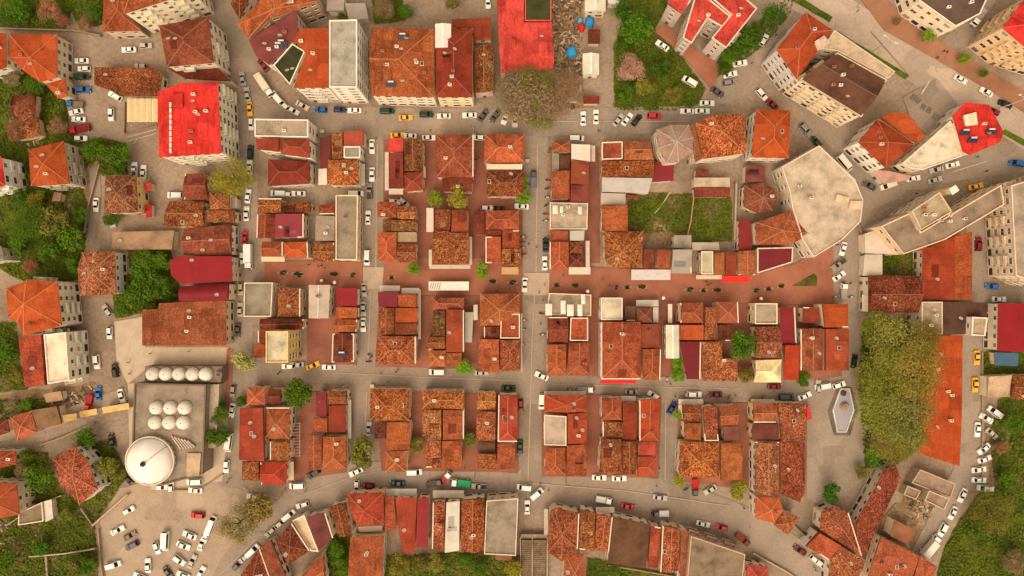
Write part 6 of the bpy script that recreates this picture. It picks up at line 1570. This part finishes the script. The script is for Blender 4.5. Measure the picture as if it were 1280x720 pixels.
def yards():
    # tarpaulins over heaps in the scrap yard
    for i, (x, y, r, c, lk) in enumerate(((737,27,6.5,(.03,.24,.5),'blue tarpaulin over goods beside the red one'),(715,64,7.5,(.04,.26,.52),'blue tarpaulin over a heap in the scrap yard'),(727,34,5,(.5,.03,.02),'red tarpaulin over goods in the scrap yard'),(725,25,4,(.1,.3,.5),'small pale blue tarpaulin over goods in the scrap yard'))):
        px, py = P(x, y, .8); mb = MB(); rng = random.Random(i+3); n = 12; rings = []
        o1 = [(rng.uniform(.85, 1.1)) for _ in range(n)]
        for rr, z in ((1.0, .02), (.92, .5), (.75, 1.1), (.45, 1.5), (.12, 1.62)):
            rings.append(([(math.cos(6.283*t/n)*r*S*rr*o1[t]*rng.uniform(.95, 1.05), math.sin(6.283*t/n)*r*S*rr*1.15*o1[t]*rng.uniform(.95, 1.05)) for t in range(n)], z))
        ring_body(mb, rings, 'cloth'); o = mb.obj('tarpaulin', None, (px, py, .1), c); thing(None, 'tarpaulin', (px, py, .1), lk, '', None, 0, o)
    # ribbed market canopy by the red block
    x0, y0, x1, y1 = 159, 124, 197, 153; z = 3.4; c = P(178, 138, z); t = thing('market_canopy', 'canopy', (c[0], c[1], .02), 'cream ribbed canopy beside the vivid red apartment block', '')
    w = (x1-x0)*S/2; d = (y1-y0)*S/2; mb = MB(); n = 5
    for i in range(n):
        a = -w+2*w*i/n; b = -w+2*w*(i+1)/n; m = (a+b)/2
        mb.face([(a,-d,z),(m,-d,z+.45),(m,d,z+.45),(a,d,z)], 'cloth'); mb.face([(m,-d,z+.45),(b,-d,z),(b,d,z),(m,d,z+.45)], 'cloth')
    mb.obj('canopy', t, color=(.62,.48,.27), recalc=False)
    for i in range(n+1):
        mb = MB(); a = -w+2*w*i/n; mb.bar((a,-d,0),(a,-d,z),.1,.1,'white_trim'); mb.bar((a,d,0),(a,d,z),.1,.1,'white_trim'); mb.bar((a,-d,z-.02),(a,d,z-.02),.08,.08,'wood'); mb.obj('frame', t)
    # terrace stalls with white canopies
    for i, (x, y, w_, d_) in enumerate(((686,387,8,14),(704,384,6,16),(713,388,8,14),(725,388,6,14),(729,374,5,12),(694,262,6,10),(702,262,4,8),(725,263,5,9))):
        zb = 4.9; px, py = P(x, y, zb+2.2); t = thing('sunshade', 'sunshade', (px, py, zb-.02), 'white sunshade on a flat roof terrace', 'beside the central street', 'terrace sunshades')
        a, b = w_*S/2, d_*S/2; mb = MB(); mb.face([(-a,-b,2.2),(a,-b,2.2),(0,0,2.6)], 'cloth'); mb.face([(a,-b,2.2),(a,b,2.2),(0,0,2.6)], 'cloth'); mb.face([(a,b,2.2),(-a,b,2.2),(0,0,2.6)], 'cloth'); mb.face([(-a,b,2.2),(-a,-b,2.2),(0,0,2.6)], 'cloth'); mb.obj('canopy', t, color=(.68,.6,.5), recalc=False)
        mb = MB(); mb.tube([(0,0,0),(0,0,2.58)], [.05,.05], 'dark_metal', 6); mb.obj('pole', t)
    # garden and yard walls
    walls = [([(0,37),(95,40),(128,46)],1.6,'old stone wall below the northwest gardens',.4),([(127,206),(112,262),(108,292)],1.4,'low concrete wall along the garden path',.3),([(1088,40),(1136,95)],.5,'low kerb wall of the median strip',.25),
      ([(856,302),(862,278),(866,244),(872,230)],1.8,'brick wall across the walled lawn',.35),([(918,230),(916,300)],2.2,'pale wall east of the walled lawn',.5),([(837,240),(830,252),(818,267)],.7,'fallen pale beam on the walled lawn',.4),
      ([(119,655),(163,616)],1.8,'pale wall at the earthen car park corner',.5),([(119,655),(104,634)],1.5,'garden wall by the speckled pyramid-roofed house',.3),([(12,655),(52,628),(80,618)],1.5,'stone wall round the southwest yard',.35),([(40,694),(84,690),(122,684)],1.6,'pale wall across the southwest gardens',.4),
      ([(125,660),(128,700),(131,722)],1.2,'wall along the western edge of the car park',.3),([(60,694),(62,722)],1.2,'low wall between the southwest plots',.6),([(52,556),(80,546),(120,528)],1.0,'rubble wall beside the hillside lane',.5),([(205,612),(250,612),(280,592)],.8,'low wall south of the mosque',.3),
      ([(648,695),(650,722)],1.2,'wall beside the steps',.3),([(940,690),(985,715),(1000,727)],1.2,'pale wall of the southeast balconies',.4),([(990,655),(1026,690)],1.3,'wall behind the southeast corner houses',.3),([(1226,440),(1226,600)],1.0,'low wall along the east street',.3),
      ([(1242,381),(1241,436)],6.5,'yellow-green edge wall of the maroon hall',.9),([(158,128),(157,168),(198,158)],1.1,'railing wall round the forecourt of the red block',.2),([(1060,250),(1078,300),(1076,345)],1.2,'wall beside the market street',.3),([(795,300),(800,312),(840,314),(842,300)],1.6,'yard wall south of the walled lawn',.3),
      ([(1008,312),(1040,300)],1.0,'step edge below the round hall',.3),([(760,705),(842,719)],1.3,'fence wall behind the dark brown roof',.25)]
    for pl, hh, lk, th in walls:
        w = [P(*p) for p in pl]; cx = sum(p[0] for p in w)/len(w); cy = sum(p[1] for p in w)/len(w); mb = MB()
        sp = strip_pts([(p[0]-cx, p[1]-cy) for p in w], th)
        k = len(w)
        for i in range(k-1):
            q = [sp[i], sp[i+1], sp[2*k-2-i], sp[2*k-1-i]]
            if sum(q[a][0]*q[(a+1) % 4][1]-q[(a+1) % 4][0]*q[a][1] for a in range(4)) < 0: q.reverse()
            mb.prism(q, 0, hh, 'wall_paint')
        col = (.42,.44,.10) if 'yellow-green' in lk else (.36,.20,.12) if 'brick' in lk else (.42,.31,.21) if 'pale' in lk else (.30,.22,.15)
        o = mb.obj('garden_wall', None, (cx, cy, 0), col); thing(None, 'wall', (cx, cy, 0), lk, '', None, 0, o)
    # the two flights of steps
    c = P(668, 700); t = thing('steps', 'steps', (c[0], c[1], 0), 'two stone flights of steps descending beside the grey flat roof', '')
    for x0, x1, nm in ((652,664,0),(666,682,1)):
        mb = MB()
        for i in range(22):
            a = P(x0, 671+i*2.6); b = P(x1, 671+(i+1)*2.6); z = 3.3-i*.14
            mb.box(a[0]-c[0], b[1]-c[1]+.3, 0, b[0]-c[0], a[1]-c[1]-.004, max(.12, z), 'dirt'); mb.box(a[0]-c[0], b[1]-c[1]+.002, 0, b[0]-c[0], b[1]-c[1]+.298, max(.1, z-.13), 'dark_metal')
        mb.obj('flight', t)
    for x in (650.6, 665, 683.5):
        a = P(x, 668); b = P(x, 728); mb = MB(); mb.bar((a[0]-c[0],a[1]-c[1],1.2),(b[0]-c[0],b[1]-c[1],.6),.3,2.6,'gutter_stone'); mb.obj('side_wall', t)
    mb = MB(); a = P(651,670); b = P(684,665); mb.box(a[0]-c[0], a[1]-c[1], 0, b[0]-c[0], b[1]-c[1], 2.3, 'car_park_earth'); mb.obj('landing', t)
    # open timber trellis in the alley east of the mosque block
    c = P(369, 550, 3); t = thing('trellis', 'trellis', (c[0], c[1], .1), 'open grey timber trellis over the alley east of the mosque', '')
    for sx in (-1.4, 1.4):
        for sy in (-5, 0, 5): mb = MB(); mb.bar((sx,sy,0),(sx,sy,2.9),.12,.12,'wood'); mb.obj('post', t)
        mb = MB(); mb.bar((sx,-5.2,2.97),(sx,5.2,2.97),.12,.14,'gutter_stone'); mb.obj('rail', t)
    for q in range(12): mb = MB(); mb.bar((-1.8,-5+q*.91,3.1),(1.8,-5+q*.91+.2,3.1),.14,.1,'gutter_stone'); mb.obj('rafter', t)
    # rows of parked bicycles racks on the bank forecourt
    for i, (x, y) in enumerate(((1141,122),(1147,126),(1153,134),(1160,138),(1168,146),(1174,150))):
        px, py = P(x, y); t = thing('market_bench', 'bench', (px, py, .1), 'slatted grey bench', 'on the forecourt by the red roof', 'forecourt benches', math.radians(-32))
        for q in range(3): mb = MB(); mb.box(-.7,-1+q*.7,.42,.7,-.5+q*.7,.5,'concrete'); mb.obj('seat_slat', t, color=(.2,.165,.13))
        for s in (-.55, .55): mb = MB(); mb.box(s-.06,-.95,0,s+.06,.85,.418,'dark_metal'); mb.obj('leg', t)
    # cafe tables on the walled lawn edge
    # bins
    for i, (x, y) in enumerate(((404,165),(642,201),(659,202),(466,482),(858,493))):
        px, py = P(x, y); t = thing('rubbish_bin', 'bin', (px, py, .1), 'square grey rubbish container', 'beside the street kerb', 'street rubbish containers')
        mb = MB(); mb.box(-.6,-.5,.1,.6,.5,1.1,'sheet_metal'); mb.obj('body', t, color=(.3,.26,.2)); mb = MB(); mb.box(-.63,-.53,1.102,.63,.53,1.2,'sheet_metal'); mb.obj('lid', t, color=(.5,.42,.3))
# ------------------------------------------------------------------ build, light, camera
add_windows(); add_awnings(); build_cars(); build_trees()
mosque(); fountain(); pergola(); planters(); lamps(); motorcycles(); people(); yards()
finish_labels()
w = bpy.data.worlds.new('World'); sc.world = w; w.use_nodes = True
nt = w.node_tree; bg = nt.nodes['Background']
sky = nt.nodes.new('ShaderNodeTexSky'); sky.sky_type = 'NISHITA'; sky.sun_disc = False
ELEV, AZ = math.radians(58), math.radians(200)
sky.sun_elevation = ELEV; sky.sun_rotation = AZ; sky.dust_density = 4; sky.air_density = 1.0
hs = nt.nodes.new('ShaderNodeHueSaturation'); hs.inputs['Saturation'].default_value = .2
nt.links.new(sky.outputs[0], hs.inputs['Color'])
tint = nt.nodes.new('ShaderNodeMix'); tint.data_type = 'RGBA'; tint.blend_type = 'MULTIPLY'; tint.inputs[0].default_value = 1
tint.inputs[7].default_value = (1, .83, .635, 1)      # warm overcast haze
nt.links.new(hs.outputs[0], tint.inputs[6]); nt.links.new(tint.outputs[2], bg.inputs[0]); bg.inputs[1].default_value = .15
sl = bpy.data.lights.new('sun', 'SUN'); sl.energy = 0.7; sl.angle = math.radians(60); sl.color = (1, .84, .64)
so = bpy.data.objects.new('sun', sl); COL.objects.link(so)
# the sun stands at azimuth AZ (clockwise from +y), so light travels the other way
d = Vector((math.sin(AZ)*math.cos(ELEV), math.cos(AZ)*math.cos(ELEV), math.sin(ELEV)))
so.rotation_euler = d.to_track_quat('Z', 'Y').to_euler(); so.location = (0, 0, 120)
cam = bpy.data.cameras.new('camera'); co = bpy.data.objects.new('camera', cam); COL.objects.link(co)
co.location = (0, 0, H); co.rotation_euler = (0, 0, 0)
cam.sensor_width = 36; cam.sensor_fit = 'HORIZONTAL'; cam.lens = 36*H/(1280*S); cam.clip_end = 5000; cam.clip_start = 1
sc.camera = co
vs = sc.view_settings; vs.view_transform = 'Standard'; vs.look = 'None'; vs.gamma = 1; vs.use_curve_mapping = False; vs.exposure = 0.74
sc.render.resolution_x = 1024; sc.render.resolution_y = 576
sc.cycles.max_bounces = 5; sc.cycles.use_denoising = True
